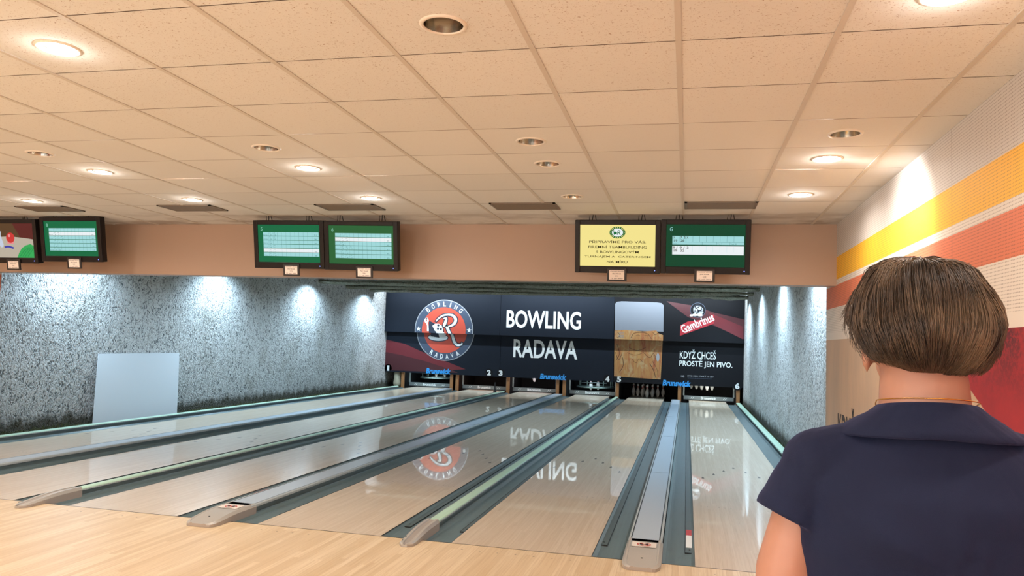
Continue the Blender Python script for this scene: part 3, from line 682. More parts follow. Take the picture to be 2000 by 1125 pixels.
# cool lights beyond the bulkhead
def washer(x, y, lab):
    t = thing('wall_washer_light', lab, 'spotlight', (x, y, 2.955), 'cool spotlights along the concrete walls')
    b = MB(); b.lathe([(0.0, 0.10), (0.04, 0.10), (0.045, 0.03), (0.04, 0.03), (0.0, 0.05)], (0, 0, 0), 'black', 16); b.build('can', t)
    lamp('washer_light', 'SPOT', (x, y, 2.965), (0, 0, 0), E_WALL, COOL, spot_size=math.radians(150), spot_blend=0.9, shadow_soft_size=0.02)
for k, y in enumerate((4.5, 8.3, 12.2, 15.75)):
    nm = ['nearest the bulkhead', 'second from the bulkhead', 'third from the bulkhead', 'nearest the mask'][k]
    washer(CL + 0.52, y, 'cool spotlight over the left concrete wall, ' + nm)
    washer(CR - 0.52, y, 'cool spotlight over the right concrete wall, ' + nm)
for x in (-5.9, -2.25, 1.41):
    lamp('mask_light', 'AREA', (x, 16.62, 3.22), (math.radians(34), 0, 0), E_MASK, (0.82, 0.93, 1.0), shape='RECTANGLE', size=3.3, size_y=0.05)
for x in (-5.9, -2.25, 1.41):
    for y in (7.5, 10.6): lamp('lane_fill', 'SPOT', (x, y, 3.2), (0, 0, 0), E_MID, COOL, spot_size=math.radians(140), spot_blend=1.0, shadow_soft_size=0.02)  # unseen fill spots, added to brighten the lane area

# ------------------------------------------------------------------ monitors
def monitor(xc, y, zc, lab, bg, roll=0.0, lean=12.5):
    t = thing('score_monitor', lab, 'monitor', (xc, y, zc), 'score monitors under the ceiling'); t.rotation_euler = (math.radians(lean), math.radians(roll), 0)
    b = MB(); b.box(-0.40, 0.40, -0.012, 0.05, -0.255, 0.245, 'tv', 0.006); b.box(-0.30, 0.30, 0.05, 0.09, -0.2, 0.2, 'tv', 0.01)
    for (xa, xb, za, zb) in ((-0.40, -0.352, -0.255, 0.245), (0.352, 0.40, -0.255, 0.245), (-0.352, 0.352, 0.200, 0.245), (-0.352, 0.352, -0.255, -0.190)): b.box(xa, xb, -0.030, -0.010, za, zb, 'tv', 0.004)
    b.build('casing', t)
    b = MB(); b.box(-0.352, 0.352, -0.020, -0.013, -0.190, 0.200, bg); b.build('screen', t)
    b = MB(); b.lathe([(0.005, 0), (0, 0.002)], (0, 0, 0), 'led', 10, Matrix.Translation((0.35, -0.0305, -0.225)) @ Matrix.Rotation(PI / 2, 4, 'X')); b.build('power_light', t)
    b = MB()
    for s in (-0.24, 0.22):
        b.tube([(s - 0.03, 0.02, 0.24), (s - 0.02, 0.01, 0.32), (s + 0.02, 0.01, 0.32), (s + 0.035, 0.02, 0.24)], 0.004, 'black', 6); b.tube([(s, 0.01, 0.24), (s + 0.012, 0.0, 0.335)], 0.004, 'black', 6)
    b.build('hanging_bracket', t)
    return t
def gbuild(g, name, t): return g.build(name, (0, -0.0202, 0), (1, 0, 0), (0, 0, 1), t)
U = lambda u: -0.352 + 0.704 * u
V = lambda v: 0.200 - 0.390 * v
def plaque(t, xoff, tx, roll=0):
    b = MB(); b.box(xoff - 0.092, xoff + 0.092, -0.045, -0.031, -0.330, -0.208, 'plaque', 0.003); p = b.build('name_plaque', t)
    g = G2(); g.rect(xoff - 0.070, xoff + 0.070, -0.314, -0.226, 0, 'card')
    for k, (s, w, h) in enumerate(tx): g.text(s, xoff, -0.235 - k * 0.0225, w, h, 0.001, 'ink', 0.01, center=True)
    g.build('card', (0, -0.0455, 0), (1, 0, 0), (0, 0, 1), p)['label'] = 'pale card with four lines of print'
def plq(name, num, date): return [('VÝKONNÝ ZÁVOD', 0.13, 0.011), (name, 0.085, 0.012), (num, 0.03, 0.011), (date, 0.11, 0.011)]
def scorerows(t, u0, u1, v0, v1, hot, num, seed, numc='s_num'):
    g = G2(); rng = random.Random(seed); n = 6; hh = (v1 - v0) / n
    for k in range(n):
        a, c = v0 + k * hh, v0 + (k + 1) * hh - 0.012
        g.rect(U(u0), U(u1), V(c), V(a), 0, 's_white' if k == hot else 's_cyan')
    gbuild(g, 'score_row', t)
    g = G2()
    for k in range(n):
        a, c = v0 + k * hh, v0 + (k + 1) * hh - 0.012
        ln = 's_cyan' if k == hot else 's_line'
        for q in range(11):
            u = u0 + (u1 - u0) * (0.10 + q * 0.078); g.rect(U(u), U(u) + 0.0015, V(c), V(a), 0.0006, ln)
        g.text(['Petra', 'Jana', 'Honza', 'Milan', 'Ivo', 'Tomas'][(k + seed) % 6], U(u0) + 0.004, V(c) + 0.004, 0.045, 0.009, 0.0006, 's_line')
        for q in range(rng.choice((1, 2, 2, 3)) if k != hot else 2):
            u = u0 + (u1 - u0) * (0.115 + q * 0.078); g.text(rng.choice(('9/', '72', 'X', '8-', '54', '63')), U(u), V(a) - 0.014, 0.016, 0.010, 0.0006, 's_line'); g.text(str(rng.choice((9, 17, 19, 28, 36))), U(u) + 0.006, V(c) + 0.002, 0.016, 0.010, 0.0006, 's_line')
        u = u0 + (u1 - u0) * 0.92; g.text(str(rng.choice((36, 45, 28, 51))), U(u), V(c) + 0.003, 0.025, 0.012, 0.0006, 's_line')
    gbuild(g, 'score_print', t)
    g = G2(); g.text(num, U(0.045), V(0.16), 0.022, 0.035, 0, numc); gbuild(g, 'lane_number', t)
t1 = monitor(-5.905, 1.60, 2.472, 'leftmost monitor, picture of a bowling pin and red ball on screen', 's_tan', 0, 11)
g = G2(); g.poly([(U(0), V(0)), (U(1), V(0)), (U(1), V(0.46)), (U(0.55), V(0.38)), (U(0), V(0.42))][::-1], 0, 's_brown'); g.poly([(U(0.60), V(0)), (U(1), V(0)), (U(1), V(0.47)), (U(0.74), V(0.40))][::-1], 0.0003, 's_maroon')
g.stroke([(U(0.34), V(0.20)), (U(0.345), V(0.27)), (U(0.35), V(0.36)), (U(0.355), V(0.50)), (U(0.37), V(0.63)), (U(0.375), V(0.70))], [0.02, 0.034, 0.018, 0.045, 0.056, 0.026], 0.0006, 's_pin')
g.disc(U(0.55), V(0.42), 0.058, 0.0006, 's_red'); g.disc(U(0.53), V(0.36), 0.016, 0.0009, 's_pink'); g.disc(U(0.55), V(0.57), 0.05, 0.0005, 's_pink', 0.014)
g.stroke([(U(0.42), V(0.70)), (U(0.50), V(0.68)), (U(0.60), V(0.72))], 0.022, 0.0006, 's_blue')
g.poly([(U(0.66), V(1.0)), (U(0.70), V(0.86)), (U(0.76), V(0.72)), (U(0.84), V(0.64)), (U(0.93), V(0.60)), (U(1), V(0.66)), (U(1), V(1))][::-1], 0.0006, 's_leaf')
for k in range(4): g.stroke([(U(0.72 + 0.05 * k), V(0.96)), (U(0.80 + 0.05 * k), V(0.80)), (U(0.90 + 0.03 * k), V(0.70))], 0.004, 0.0009, 's_green')
g.stroke([(U(0.0), V(0.8)), (U(0.15), V(0.88)), (U(0.28), V(0.84))], 0.03, 0.0006, 's_text'); gbuild(g, 'picture', t1); plaque(t1, 0.072, plq('Petr Kolman', '268', '12. září 2003'))
t2 = monitor(-5.055, 1.60, 2.497, 'green score monitor second from the left, beside the pin picture', 's_green', 0, 11); scorerows(t2, 0.09, 0.96, 0.20, 0.86, 1, '8', 3); plaque(t2, 0.04, plq('Petr Vaněk', '269', '12. září 2003'))
t3 = monitor(-2.368, 1.60, 2.457, 'bright green score monitor, left one of the middle pair', 's_green', 0.3, 11); scorerows(t3, 0.085, 0.985, 0.20, 0.853, 4, '5', 4); plaque(t3, 0.03, plq('Aleš Novák', '276', '13. září 2003'))
t4 = monitor(-1.552, 1.58, 2.445, 'olive green score monitor, right one of the middle pair', 's_green2', 0.6, 11); scorerows(t4, 0.10, 0.97, 0.20, 0.865, 1, '6', 5); plaque(t4, 0.04, plq('Petr Vacek', '276', '12. září 2003'))
t5 = monitor(1.035, 1.60, 2.457, 'monitor with yellow screen and Czech text', 's_yellow', 0.2, 11)
g = G2(); 
for (s, v, w) in (('PŘIPRAVÍME PRO VÁS:', 0.41, 0.53), ('FIREMNÍ TEAMBUILDING', 0.535, 0.55), ('S BOWLINGOVÝM', 0.655, 0.40), ('TURNAJEM A  CATERINGEM', 0.775, 0.62), ('NA MÍRU', 0.895, 0.195)):
    acc = 1.32 if any(c in s for c in 'ŘÍÁÝ') else 1.0
    g.text(s, 0, V(v) + (0.003 if acc > 1 else 0), w, 0.0235 * acc, 0.0006, 's_text', 0.006, center=True)
gbuild(g, 'advert_print', t5)
g = G2(); g.ring(0, V(0.185), 0.052, 0.074, 0.0006, 's_logo', ky=0.74)
for k in range(20):
    a = 2 * PI * k / 20; g.disc(0.063 * math.cos(a), V(0.185) + 0.063 * 0.74 * math.sin(a), 0.004, 0.0009, 's_yellow', seg=8)
g.disc(0, V(0.185), 0.052, 0.0006, 's_white', 0.052 * 0.74); g.text('R', -0.005, V(0.185) - 0.022, 0.035, 0.044, 0.0009, 's_logo', 0.01, shear=0.2); g.disc(-0.018, V(0.185) - 0.005, 0.013, 0.001, 's_logo'); g.stroke([(-0.036, V(0.11)), (-0.034, V(0.16)), (-0.030, V(0.24))], [0.004, 0.006, 0.01], 0.001, 's_logo')
gbuild(g, 'advert_logo', t5); plaque(t5, 0.0, plq('Aleš Novák', '276', '13. září 2003'))
t6 = monitor(1.838, 1.60, 2.460, 'dark green monitor with two score rows, rightmost of all', 's_dgreen', 0.2, 11)
g = G2(); g.rect(U(0.08), U(0.985), V(0.476), V(0.274), 0, 's_cyan'); g.rect(U(0.08), U(0.985), V(0.714), V(0.506), 0, 's_white'); gbuild(g, 'score_row', t6)
g = G2()
for q in range(1, 10):
    u = 0.08 + q * 0.0865; g.rect(U(u), U(u) + 0.0018, V(0.415), V(0.274), 0.0006, 's_line'); g.rect(U(u), U(u) + 0.0012, V(0.65), V(0.506), 0.0006, 's_cyan')
g.rect(U(0.08), U(0.985), V(0.418), V(0.413), 0.0006, 's_line')
for u in (0.46, 0.64, 0.81): g.rect(U(u), U(u) + 0.0018, V(0.476), V(0.415), 0.0006, 's_line')
for (s, u, v, w) in (('X', 0.09, 0.335, 0.016), ('7 2', 0.18, 0.335, 0.048), ('X', 0.262, 0.335, 0.016), ('19', 0.10, 0.408, 0.03), ('28', 0.185, 0.408, 0.034), ('9 /', 0.09, 0.575, 0.04), ('9 /', 0.175, 0.575, 0.045), ('3', 0.265, 0.575, 0.016), ('19', 0.10, 0.645, 0.03), ('32', 0.185, 0.645, 0.034)):
    g.text(s, U(u), V(v), w, 0.021, 0.0009, 's_text', 0.01)
for (s, u) in (('Hráč 1', 0.09), ('Hdcp 0', 0.64), ('Total 28', 0.82)): g.text(s, U(u), V(0.468), 0.05, 0.012, 0.0009, 's_line')
gbuild(g, 'score_print', t6); g = G2(); g.text('G', U(0.045), V(0.155), 0.026, 0.034, 0, 's_cyan'); gbuild(g, 'lane_number', t6); plaque(t6, 0.0, plq('Jirka Kozák', '279', '13. září 2003'))

# ------------------------------------------------------------------ masking units over the pins
XW = (1, 0, 0); ZW = (0, 0, 1); YU, YL = 17.40, 17.58
def Lx(a): return 1.693 + (a - 1.693) * 1.0078
def Lz(b): return 1.507 + (b - 1.507) * 1.0078
SP = [(-7.745, -3.955), (-3.945, -0.450), (-0.440, 3.295)]
PN = ['left', 'middle', 'right']; WHAT_U = ['upper half of the round BOWLING RADAVA emblem', 'the word BOWLING', 'beer foam picture and red ribbon emblem']
WHAT_L = ['lower half of the round emblem and a dark red sweep', 'the word RADAVA', 'beer picture and white Czech slogan']
up, lo_ = [], []
for k, (xa, xb) in enumerate(SP):
    t = thing('masking_panel', 'black upper mask panel with ' + WHAT_U[k], 'sign', ((xa + xb) / 2, YU, 1.735), 'printed masks above the pins'); 
    b = MB(); cx = (xa + xb) / 2; b.box(xa - cx, xb - cx, 0.0, 0.03, 0.0, 1.262, 'panel_navy' if k < 2 else 'panel_black'); b.build('panel', t); up.append((t, cx))
    t = thing('masking_panel', 'black lower mask panel with ' + WHAT_L[k], 'sign', ((xa + xb) / 2, YL, 0.455), 'printed masks above the pins')
    b = MB(); b.box(xa - cx, xb - cx, 0.0, 0.03, 0.0, 1.45, 'panel_navy' if k < 2 else 'panel_black'); b.build('panel', t); lo_.append((t, cx))
def on_up(g, name, k, clip=None, lab=None):
    t, cx = up[k]; o = g.build(name, (-cx, 0, -1.735), XW, ZW, t, clip)
    if lab: o['label'] = lab
def on_lo(g, name, k, clip=None, lab=None):
    t, cx = lo_[k]; o = g.build(name, (-cx, 0, -0.455), XW, ZW, t, clip)
    if lab: o['label'] = lab
# emblem
ex, ez, er = -5.766, 1.835, 0.96; s_ = er / 428.0
def Q(u, v, low=False): return (ex + ((u - (30 if low else 0)) - 648) * s_, ez - (v - 527 - (10 if low else 0)) * s_)
g = G2(); g.disc(ex, ez, er, 0.002, 'g_grey', seg=72); g.disc(ex, ez, er * 0.972, 0.004, 'g_navy', seg=72); g.disc(ex, ez, er * 0.75, 0.006, 'g_orange', seg=72)
def arc_text(s, r, a0, a1, inv):
    for k, c in enumerate(s):
        a = a0 + (a1 - a0) * k / (len(s) - 1); ar = math.radians(a)
        g.text(c, ex + r * math.cos(ar), ez + r * math.sin(ar), (0.035 if c == 'I' else 0.095), 0.15, 0.008, 'g_white', 0.02, rot=ar - PI / 2 + (PI if inv else 0), center=True)
arc_text('BOWLING', er * 0.86, 131, 49, False); arc_text('RADAVA', er * 0.86, 239, 301, True)
for a in (ex - er * 0.865, ex + er * 0.865):
    P = []
    for k in range(10): r = 0.085 if k % 2 == 0 else 0.035; P.append((a + r * math.sin(PI * k / 5), ez + 0.02 + r * math.cos(PI * k / 5)))
    g.poly(P[::-1], 0.008, 'g_white')
R1 = [Q(530, 410), Q(560, 372), Q(625, 325), Q(700, 308), Q(775, 318), Q(818, 370), Q(800, 430), Q(740, 468), Q(690, 472)]; W1 = [0.02, 0.045, 0.055, 0.055, 0.075, 0.10, 0.09, 0.05, 0.03]
R2 = [Q(640, 362), Q(680, 360), Q(672, 410), Q(655, 455), Q(640, 470)]; W2 = [0.02, 0.06, 0.09, 0.09, 0.04]
R3 = [Q(690, 470), Q(725, 540), Q(790, 620, True), Q(815, 690, True), Q(860, 735, True), Q(915, 730, True), Q(935, 705, True)]; W3 = [0.09, 0.09, 0.085, 0.085, 0.075, 0.06, 0.05]
P1 = [Q(392, 372), Q(372, 400), Q(395, 430), Q(415, 455), Q(432, 510), Q(430, 545)]; 
for (p, w_) in ((R1, W1), (R2, W2), (R3, W3)):
    g.stroke(p, w_, 0.009, 'g_outline', 0.03)
g.disc(*Q(560, 545), 0.215, 0.009, 'g_outline'); g.disc(*Q(575, 640, True), 0.345, 0.0085, 'g_outline', 0.135); g.poly([Q(430, 400), Q(520, 440), Q(560, 560), Q(440, 600), Q(425, 520)][::-1], 0.0088, 'g_outline')
g.stroke([Q(392, 368), Q(372, 395), Q(392, 428), Q(412, 400), Q(392, 368)], 0.03, 0.0095, 'g_white', 0.012); g.stroke([Q(400, 432), Q(412, 470), Q(418, 545)], [0.035, 0.045, 0.055], 0.0105, 'g_white', 0.004)
g.disc(*Q(575, 640, True), 0.32, 0.0095, 'g_white', 0.105); g.stroke([Q(470, 580, True), Q(530, 590, True), Q(600, 600, True)], 0.2, 0.0100, 'g_outline')
g.poly([Q(480, 470), Q(520, 440), Q(575, 440), Q(620, 465), Q(640, 520), Q(640, 548), Q(690, 570, True), Q(690, 600, True), Q(640, 640, True), Q(595, 642, True), Q(570, 560, True), Q(520, 540)][::-1], 0.011, 'g_white')
for (u, v) in ((568, 462), (565, 508), (608, 512)): g.disc(*Q(u, v), 0.036, 0.012, 'g_outline', seg=20)
for (p, w_) in ((R1, W1), (R2, W2), (R3, W3)): g.stroke(p, w_, 0.013, 'g_white')
on_up(g, 'emblem', 0, (1.737, None), 'upper half of a round emblem with an R and a bowling ball'); on_lo(g, 'emblem', 0, (None, 1.90), 'lower half of a round emblem')
g = G2(); g.poly([(-7.745, 1.48), (-7.1, 1.36), (-6.4, 1.09), (-5.05, 0.64), (-5.5, 0.60), (-6.4, 0.84), (-7.2, 1.0), (-7.745, 1.08)][::-1], 0.0012, 'g_darkred'); g.poly([(-7.745, 1.08), (-7.2, 1.0), (-6.4, 0.84), (-5.5, 0.60), (-5.3, 0.52), (-7.745, 0.50)][::-1], 0.0010, 'g_deepred'); on_lo(g, 'red_sweep', 0, None, 'dark red sweep')
def lowtext(k, s, a0, a1, b0, b1, m_, bold, lab=None, acc=1.0, name='lettering', shear=0):
    g = G2(); g.text(s, Lx(a0), Lz(b0), Lx(a1) - Lx(a0), (Lz(b1) - Lz(b0)) * acc, 0.002, m_, bold, shear=shear); on_lo(g, name, k, None, lab)
g = G2(); g.text('BOWLING', -3.75, 1.975, 2.31, 0.55, 0.002, 'g_white', 0.022); on_up(g, 'lettering', 1, None, 'white word BOWLING')
lowtext(1, 'RADAVA', -3.50, -1.52, 1.075, 1.635, 'g_white', 0.022, 'white word RADAVA')
for k, s, a, z, hh in ((0, '1', -7.56, 0.575, .17), (0, '2', -4.246, 0.575, .17), (1, '3', -3.905 + 0.03, 0.575, .17), (1, '4', -0.60, 0.545, .17), (2, '5', -0.257, 0.55, .17), (2, '6', 3.118, 0.51, .17)):
    g = G2(); g.disc(Lx(a), Lz(z), 0.125, 0.001, 'panel_black'); g.text(s, Lx(a), Lz(z), 0.125 if s != '1' else 0.075, hh, 0.002, 'g_white', 0.045, center=True); on_lo(g, 'lane_numeral', k, None, 'white numeral ' + s)
for k, a, z in ((0, -5.89, 0.55), (1, -2.245, 0.535), (2, 1.41, 0.51)):
    lowtext(k, 'Brunswick', a - 0.40, a + 0.40, z - 0.085, z + 0.085, 'g_blue', 0.045, 'blue italic maker lettering', shear=0.15)
# beer glass picture
g = G2(); gx0, gx1 = -0.435, 0.995
P = [(gx0 + 0.02, 2.0), (gx1 + 0.01, 2.0), (gx1, 2.78), (gx1 - 0.06, 2.84), (gx1 - 0.2, 2.86), (gx0 + 0.2, 2.87), (gx0 + 0.06, 2.85), (gx0 + 0.005, 2.79)]
g.poly(P, 0.002, 'g_cup'); g.poly([(gx0 + 0.01, 1.4), (gx1, 1.4), (gx1 + 0.005, 1.9), (0.86, 1.95), (0.80, 2.03), (0.4, 1.985), (-0.1, 2.02), (gx0 + 0.01, 1.99)], 0.003, 'beer'); on_up(g, 'beer_glass_picture', 2, (1.737, None), 'printed picture of a glass of beer with thick foam')
g = G2(); g.poly([(Lx(gx0 + 0.03), Lz(0.635)), (Lx(0.955), Lz(0.60)), (Lx(gx1), Lz(1.9)), (Lx(gx0 + 0.01), Lz(1.9))], 0.002, 'beer')
rng = random.Random(11)
for (pts, w_) in (([(-0.36, 1.6), (-0.28, 1.3), (-0.38, 1.1)], 0.014), ([(-0.40, 1.35), (-0.30, 1.12), (-0.20, 1.32)], 0.014), ([(-0.18, 1.2), (-0.16, 0.95), (-0.27, 0.75)], 0.016), ([(0.45, 1.35), (0.62, 1.22), (0.72, 1.35), (0.80, 1.2)], 0.012), ([(0.62, 1.05), (0.74, 0.85), (0.80, 0.64)], 0.018), ([(0.70, 1.12), (0.83, 0.9), (0.87, 0.70)], 0.010), ([(0.0, 1.5), (0.25, 1.42), (0.5, 1.52)], 0.012), ([(-0.05, 1.35), (0.2, 1.28), (0.45, 1.38)], 0.010), ([(0.1, 1.15), (0.22, 1.05), (0.3, 1.18), (0.42, 1.08)], 0.010)):
    g.stroke(pts, w_, 0.003, 'g_line')
g.disc(0.855, 1.24, 0.045, 0.003, 'g_grey', 0.12); on_lo(g, 'beer_glass_picture', 2, None, 'lower part of the printed beer glass')
g = G2()
for (pts, w_) in (([(-0.34, 1.95), (-0.26, 1.85), (-0.34, 1.78)], 0.012), ([(0.06, 1.78), (0.15, 1.92), (0.35, 1.96), (0.55, 1.92), (0.66, 1.78)], 0.014), ([(0.2, 1.85), (0.27, 1.88), (0.34, 1.85)], 0.010), ([(0.44, 1.85), (0.51, 1.88), (0.58, 1.85)], 0.010), ([(0.7, 1.97), (0.78, 1.9), (0.86, 1.98)], 0.012)): g.stroke(pts, w_, 0.004, 'g_line')
for k in range(4): g.rect(-0.30, -0.14, 1.80 + 0.045 * k, 1.815 + 0.045 * k, 0.004, 'g_cup')
on_up(g, 'beer_glass_drawing', 2, (1.737, None))
# emblem with ribbon
g = G2(); g.poly([(1.08, 2.90), (1.9, 2.78), (2.44, 2.60), (3.295, 2.42), (3.295, 1.86), (2.44, 2.22), (1.7, 2.45)][::-1], 0.001, 'g_deepred'); g.poly([(2.30, 2.60), (3.24, 2.22), (3.26, 1.85), (2.45, 2.24)][::-1], 0.0015, 'g_darkred')
g.poly([(1.483, 1.894), (2.449, 2.282), (2.445, 2.56), (2.2, 2.40), (1.95, 2.36), (1.7, 2.32), (1.49, 2.20)], 0.003, 'g_ribbon')
g.text('Gambrinus', 1.58, 1.96, 0.98, 0.25, 0.005, 'g_white', 0.015, rot=math.radians(25)); on_up(g, 'ribbon_emblem', 2, None, 'red ribbon with slanted white beer lettering')
g = G2(); g.ring(1.98, 2.66, 0.205, 0.22, 0.004, 'g_navy'); g.disc(1.98, 2.66, 0.205, 0.002, 'panel_black')
for (a, z, ra, rb) in ((1.93, 2.60, .05, .09), (2.03, 2.72, .07, .05), (1.88, 2.68, .03, .08), (2.08, 2.60, .06, .05), (1.98, 2.56, .06, .04), (2.10, 2.68, .03, .05), (1.97, 2.76, .05, .03)): g.disc(a, z, ra, 0.005, 'g_grey', rb, 20)
for (a, z, ra, rb) in ((1.90, 2.52, .08, .035), (2.04, 2.52, .08, .04), (1.80, 2.50, .05, .03), (1.94, 2.66, .02, .04)): g.disc(a, z, ra, 0.006, 'g_white', rb, 20)
for (pts) in ([(1.86, 2.72), (1.92, 2.80), (2.04, 2.80)], [(2.0, 2.66), (2.06, 2.64), (2.1, 2.70)], [(1.88, 2.60), (1.96, 2.63), (2.0, 2.58)]): g.stroke(pts, 0.016, 0.007, 'g_outline')
on_up(g, 'crest', 2, None, 'round grey crest')
lowtext(2, 'KDYŽ CHCEŠ', 1.492, 2.506, 1.237, 1.445, 'g_white', 0.012, 'white Czech slogan', 1.30); lowtext(2, 'PROSTĚ JEN PIVO.', 1.483, 2.975, 0.975, 1.17, 'g_white', 0.012, 'white Czech slogan', 1.30)
lowtext(2, 'PIVO PRO STARŠÍ 18 LET', 1.72, 2.46, 0.72, 0.765, 'g_grey', 0.0, None, 1.2); lowtext(2, 'WWW.ZODPOVEDNEPITI', 1.72, 2.40, 0.665, 0.69, 'g_navy', 0.0); lowtext(2, '18', 1.54, 1.63, 0.69, 0.75, 'g_grey', 0.0)

# ------------------------------------------------------------------ pin machines
for (x, lab) in ((-7.147, 'wooden kickback post beside the leftmost lane, by the rough stone'), (-5.517, 'wooden kickback post right of the leftmost lane'), (-5.333, 'orange wooden kickback post left of the second lane from the left'), (-3.69, 'wooden kickback post below numerals two and three'), (-2.134, 'wooden kickback post right of the third lane, by blue lettering'), (-1.93, 'wooden kickback post left of the fourth lane from the left'), (-0.323, 'slim wooden kickback post below numerals four and five'), (1.499, 'wooden kickback post between the two right lanes'), (3.158, 'wooden kickback post at the far right below numeral six')):
    t = thing('kickback_post', lab, 'post', (x, 17.63, -0.10)); b = MB(); b.box(-0.048, 0.048, 0, 0.06, 0, 1.2, 'post', 0.004); b.build('front_board', t); b = MB(); b.box(-0.042, 0.042, 0.06, 1.87, 0, 1.2, 'dark'); b.build('side_board', t); tag(t, lab, 'post', 'wooden kickbacks between the pin decks')
b = MB(); prof = [(0.0, 0.55), (0.08, 0.54), (0.11, 0.45), (0.125, 0.3), (0.13, 0.15), (0.12, 0.0), (0, 0)]
b.lathe(prof, (-7.36, 17.75, -0.05), 'plaster', 14, None)
for v in b.bm.verts: v.co += Vector((1, 0.6, 0.5)) * 0.03 * noise.noise(v.co * 6)
tag(b.build('rough_stone'), 'pale rough stone stump at the left wall under the numeral 1', 'stone')
def make_pin():
    P = [(0.0, 0.0), (0.026, 0.0), (0.029, 0.006), (0.036, 0.03), (0.053, 0.075), (0.0605, 0.115), (0.058, 0.15), (0.048, 0.19), (0.035, 0.225), (0.0255, 0.25), (0.0232, 0.265), (0.0235, 0.285), (0.027, 0.305), (0.0315, 0.330), (0.0322, 0.345), (0.029, 0.362), (0.019, 0.376), (0.0, 0.381)]
    b = MB(); b.lathe(P, (0, 0, 0), 'pin', 20, None, lambda j: 'pin_red' if j in (9, 11) else 'pin'); return b.build('bowling_pin')
p0 = make_pin(); used = [False]
def pin(x, y, z, lab, grp):
    if not used[0]: o = p0; used[0] = True
    else: o = p0.copy(); C.objects.link(o)
    o.location = (x, y, z); return tag(o, lab, 'bowling pin', grp)
RK = ['head', 'second row', 'third row', 'back row']
for r in range(4):
    for q in range(r + 1):
        x = 0.525 + (q - r / 2) * 0.3048
        where = {0: 'front white pin standing alone ahead of the rest', 1: ['left', 'right'][q % 2] + ' pin of the second row', 2: ['left', 'middle', 'right'][q % 3] + ' pin of the third row', 3: ['leftmost', 'left middle', 'right middle', 'rightmost'][q % 4] + ' pin of the back row'}[r]
        pin(x, 18.29 + r * 0.264, 0.0, where + ', in the dark', 'pins standing in the dark')
c6 = LX[6] + LW / 2
for (dx, r, w_) in ((0, 0, 'largest and lowest'), (-0.152, 1, 'just left of the largest'), (0.152, 1, 'rightmost'), (-0.305, 2, 'second from the left'), (-0.457, 3, 'leftmost')):
    pin(c6 + dx, 18.29 + r * 0.264, 0.30 + 0.0 * r, 'white pin bottom hanging below the Czech slogan, ' + w_, 'pins lifted by the machine')
pin(-2.985, 18.29, 0.315, 'single white pin bottom hanging under the word RADAVA', None)
pin(-1.19, 18.25, 0.15, 'bright white pin held in the machine right of the blue lettering', None); pin(-0.995, 18.5, 0.15, 'dimmer pin beside the bright one in the machine under numeral four', None)
pin(-6.24, 18.29, 0.33, 'white pin held in the machine under the round emblem', None); pin(-6.03, 18.55, 0.33, 'half-hidden pin right of the one under the round emblem', None)
# pin tables
def pin_table(n, z, lab, cups=()):
    x0 = LX[n] + LW / 2; t = thing('pin_table', lab, 'pin machine', (x0, 18.6, z), 'pin setting machines')
    b = MB(); K = 40
    ring = [(0.56 * math.copysign(abs(math.cos(2 * PI * k / K)) ** 0.7, math.cos(2 * PI * k / K)), 0.50 * math.copysign(abs(math.sin(2 * PI * k / K)) ** 0.8, math.sin(2 * PI * k / K)), 0) for k in range(K)]
    b.tube(ring, 0.028, 'steel', 10, True); b.build('ring_frame', t)
    b = MB()
    for (x, y) in ((-0.45, -0.30), (-0.2, -0.45), (0.3, -0.42), (0.5, -0.2), (0.5, 0.3), (-0.5, 0.3)): b.tube([(x, y, 0), (x, y, 0.55)], 0.016, 'steel', 8)
    b.build('support_rod', t)
    b = MB(); b.box(-0.62, 0.62, -0.55, 0.55, 0.5, 0.62, 'dark', 0.01); b.build('drive_housing', t)
    for x in (-0.4, 0.4): b = MB(); b.tube([(x, 0.2, 0.62), (x, 0.2, 3.28 - z)], 0.02, 'steel', 8); b.build('hanger', t)
    b = MB(); b.tube([(-0.38, -0.40, 0.13), (0.05, -0.47, 0.15), (0.40, -0.40, 0.13)], 0.014, 'rake', 8); b.build('cross_bar', t)
    for (px, py, pz) in cups:                                         # gripper holding each pin by its head
        b = MB(); b.tube([(px - x0, py - 18.6, pz + 0.37 - z), (px - x0, py - 18.6, 0.52)], 0.02, 'dark', 10); b.build('pin_gripper', t)
    return t
pin_table(1, 0.29, 'oval steel pin machine table lowered on the leftmost lane', [(-6.24, 18.29, 0.33), (-6.03, 18.55, 0.33)]); pin_table(4, 0.235, 'oval steel pin machine table with rods under numeral four', [(-1.19, 18.25, 0.15), (-0.995, 18.5, 0.15)])
for n, z in ((2, 0.9), (3, 0.694), (5, 0.9), (6, 0.68)):
    t = thing('pin_table', 'raised pin machine table hidden behind the mask of the %s' % SHORT[n], 'pin machine', (LX[n] + LW / 2, 18.6, z), 'pin setting machines')
    b = MB(); b.box(-0.62, 0.62, -0.5, 0.6, 0.0, 0.12, 'dark', 0.01); b.build('drive_housing', t)
    for x in (-0.4, 0.4): b = MB(); b.tube([(x, 0.2, 0.12), (x, 0.2, 3.28 - z)], 0.02, 'steel', 8); b.build('hanger', t)
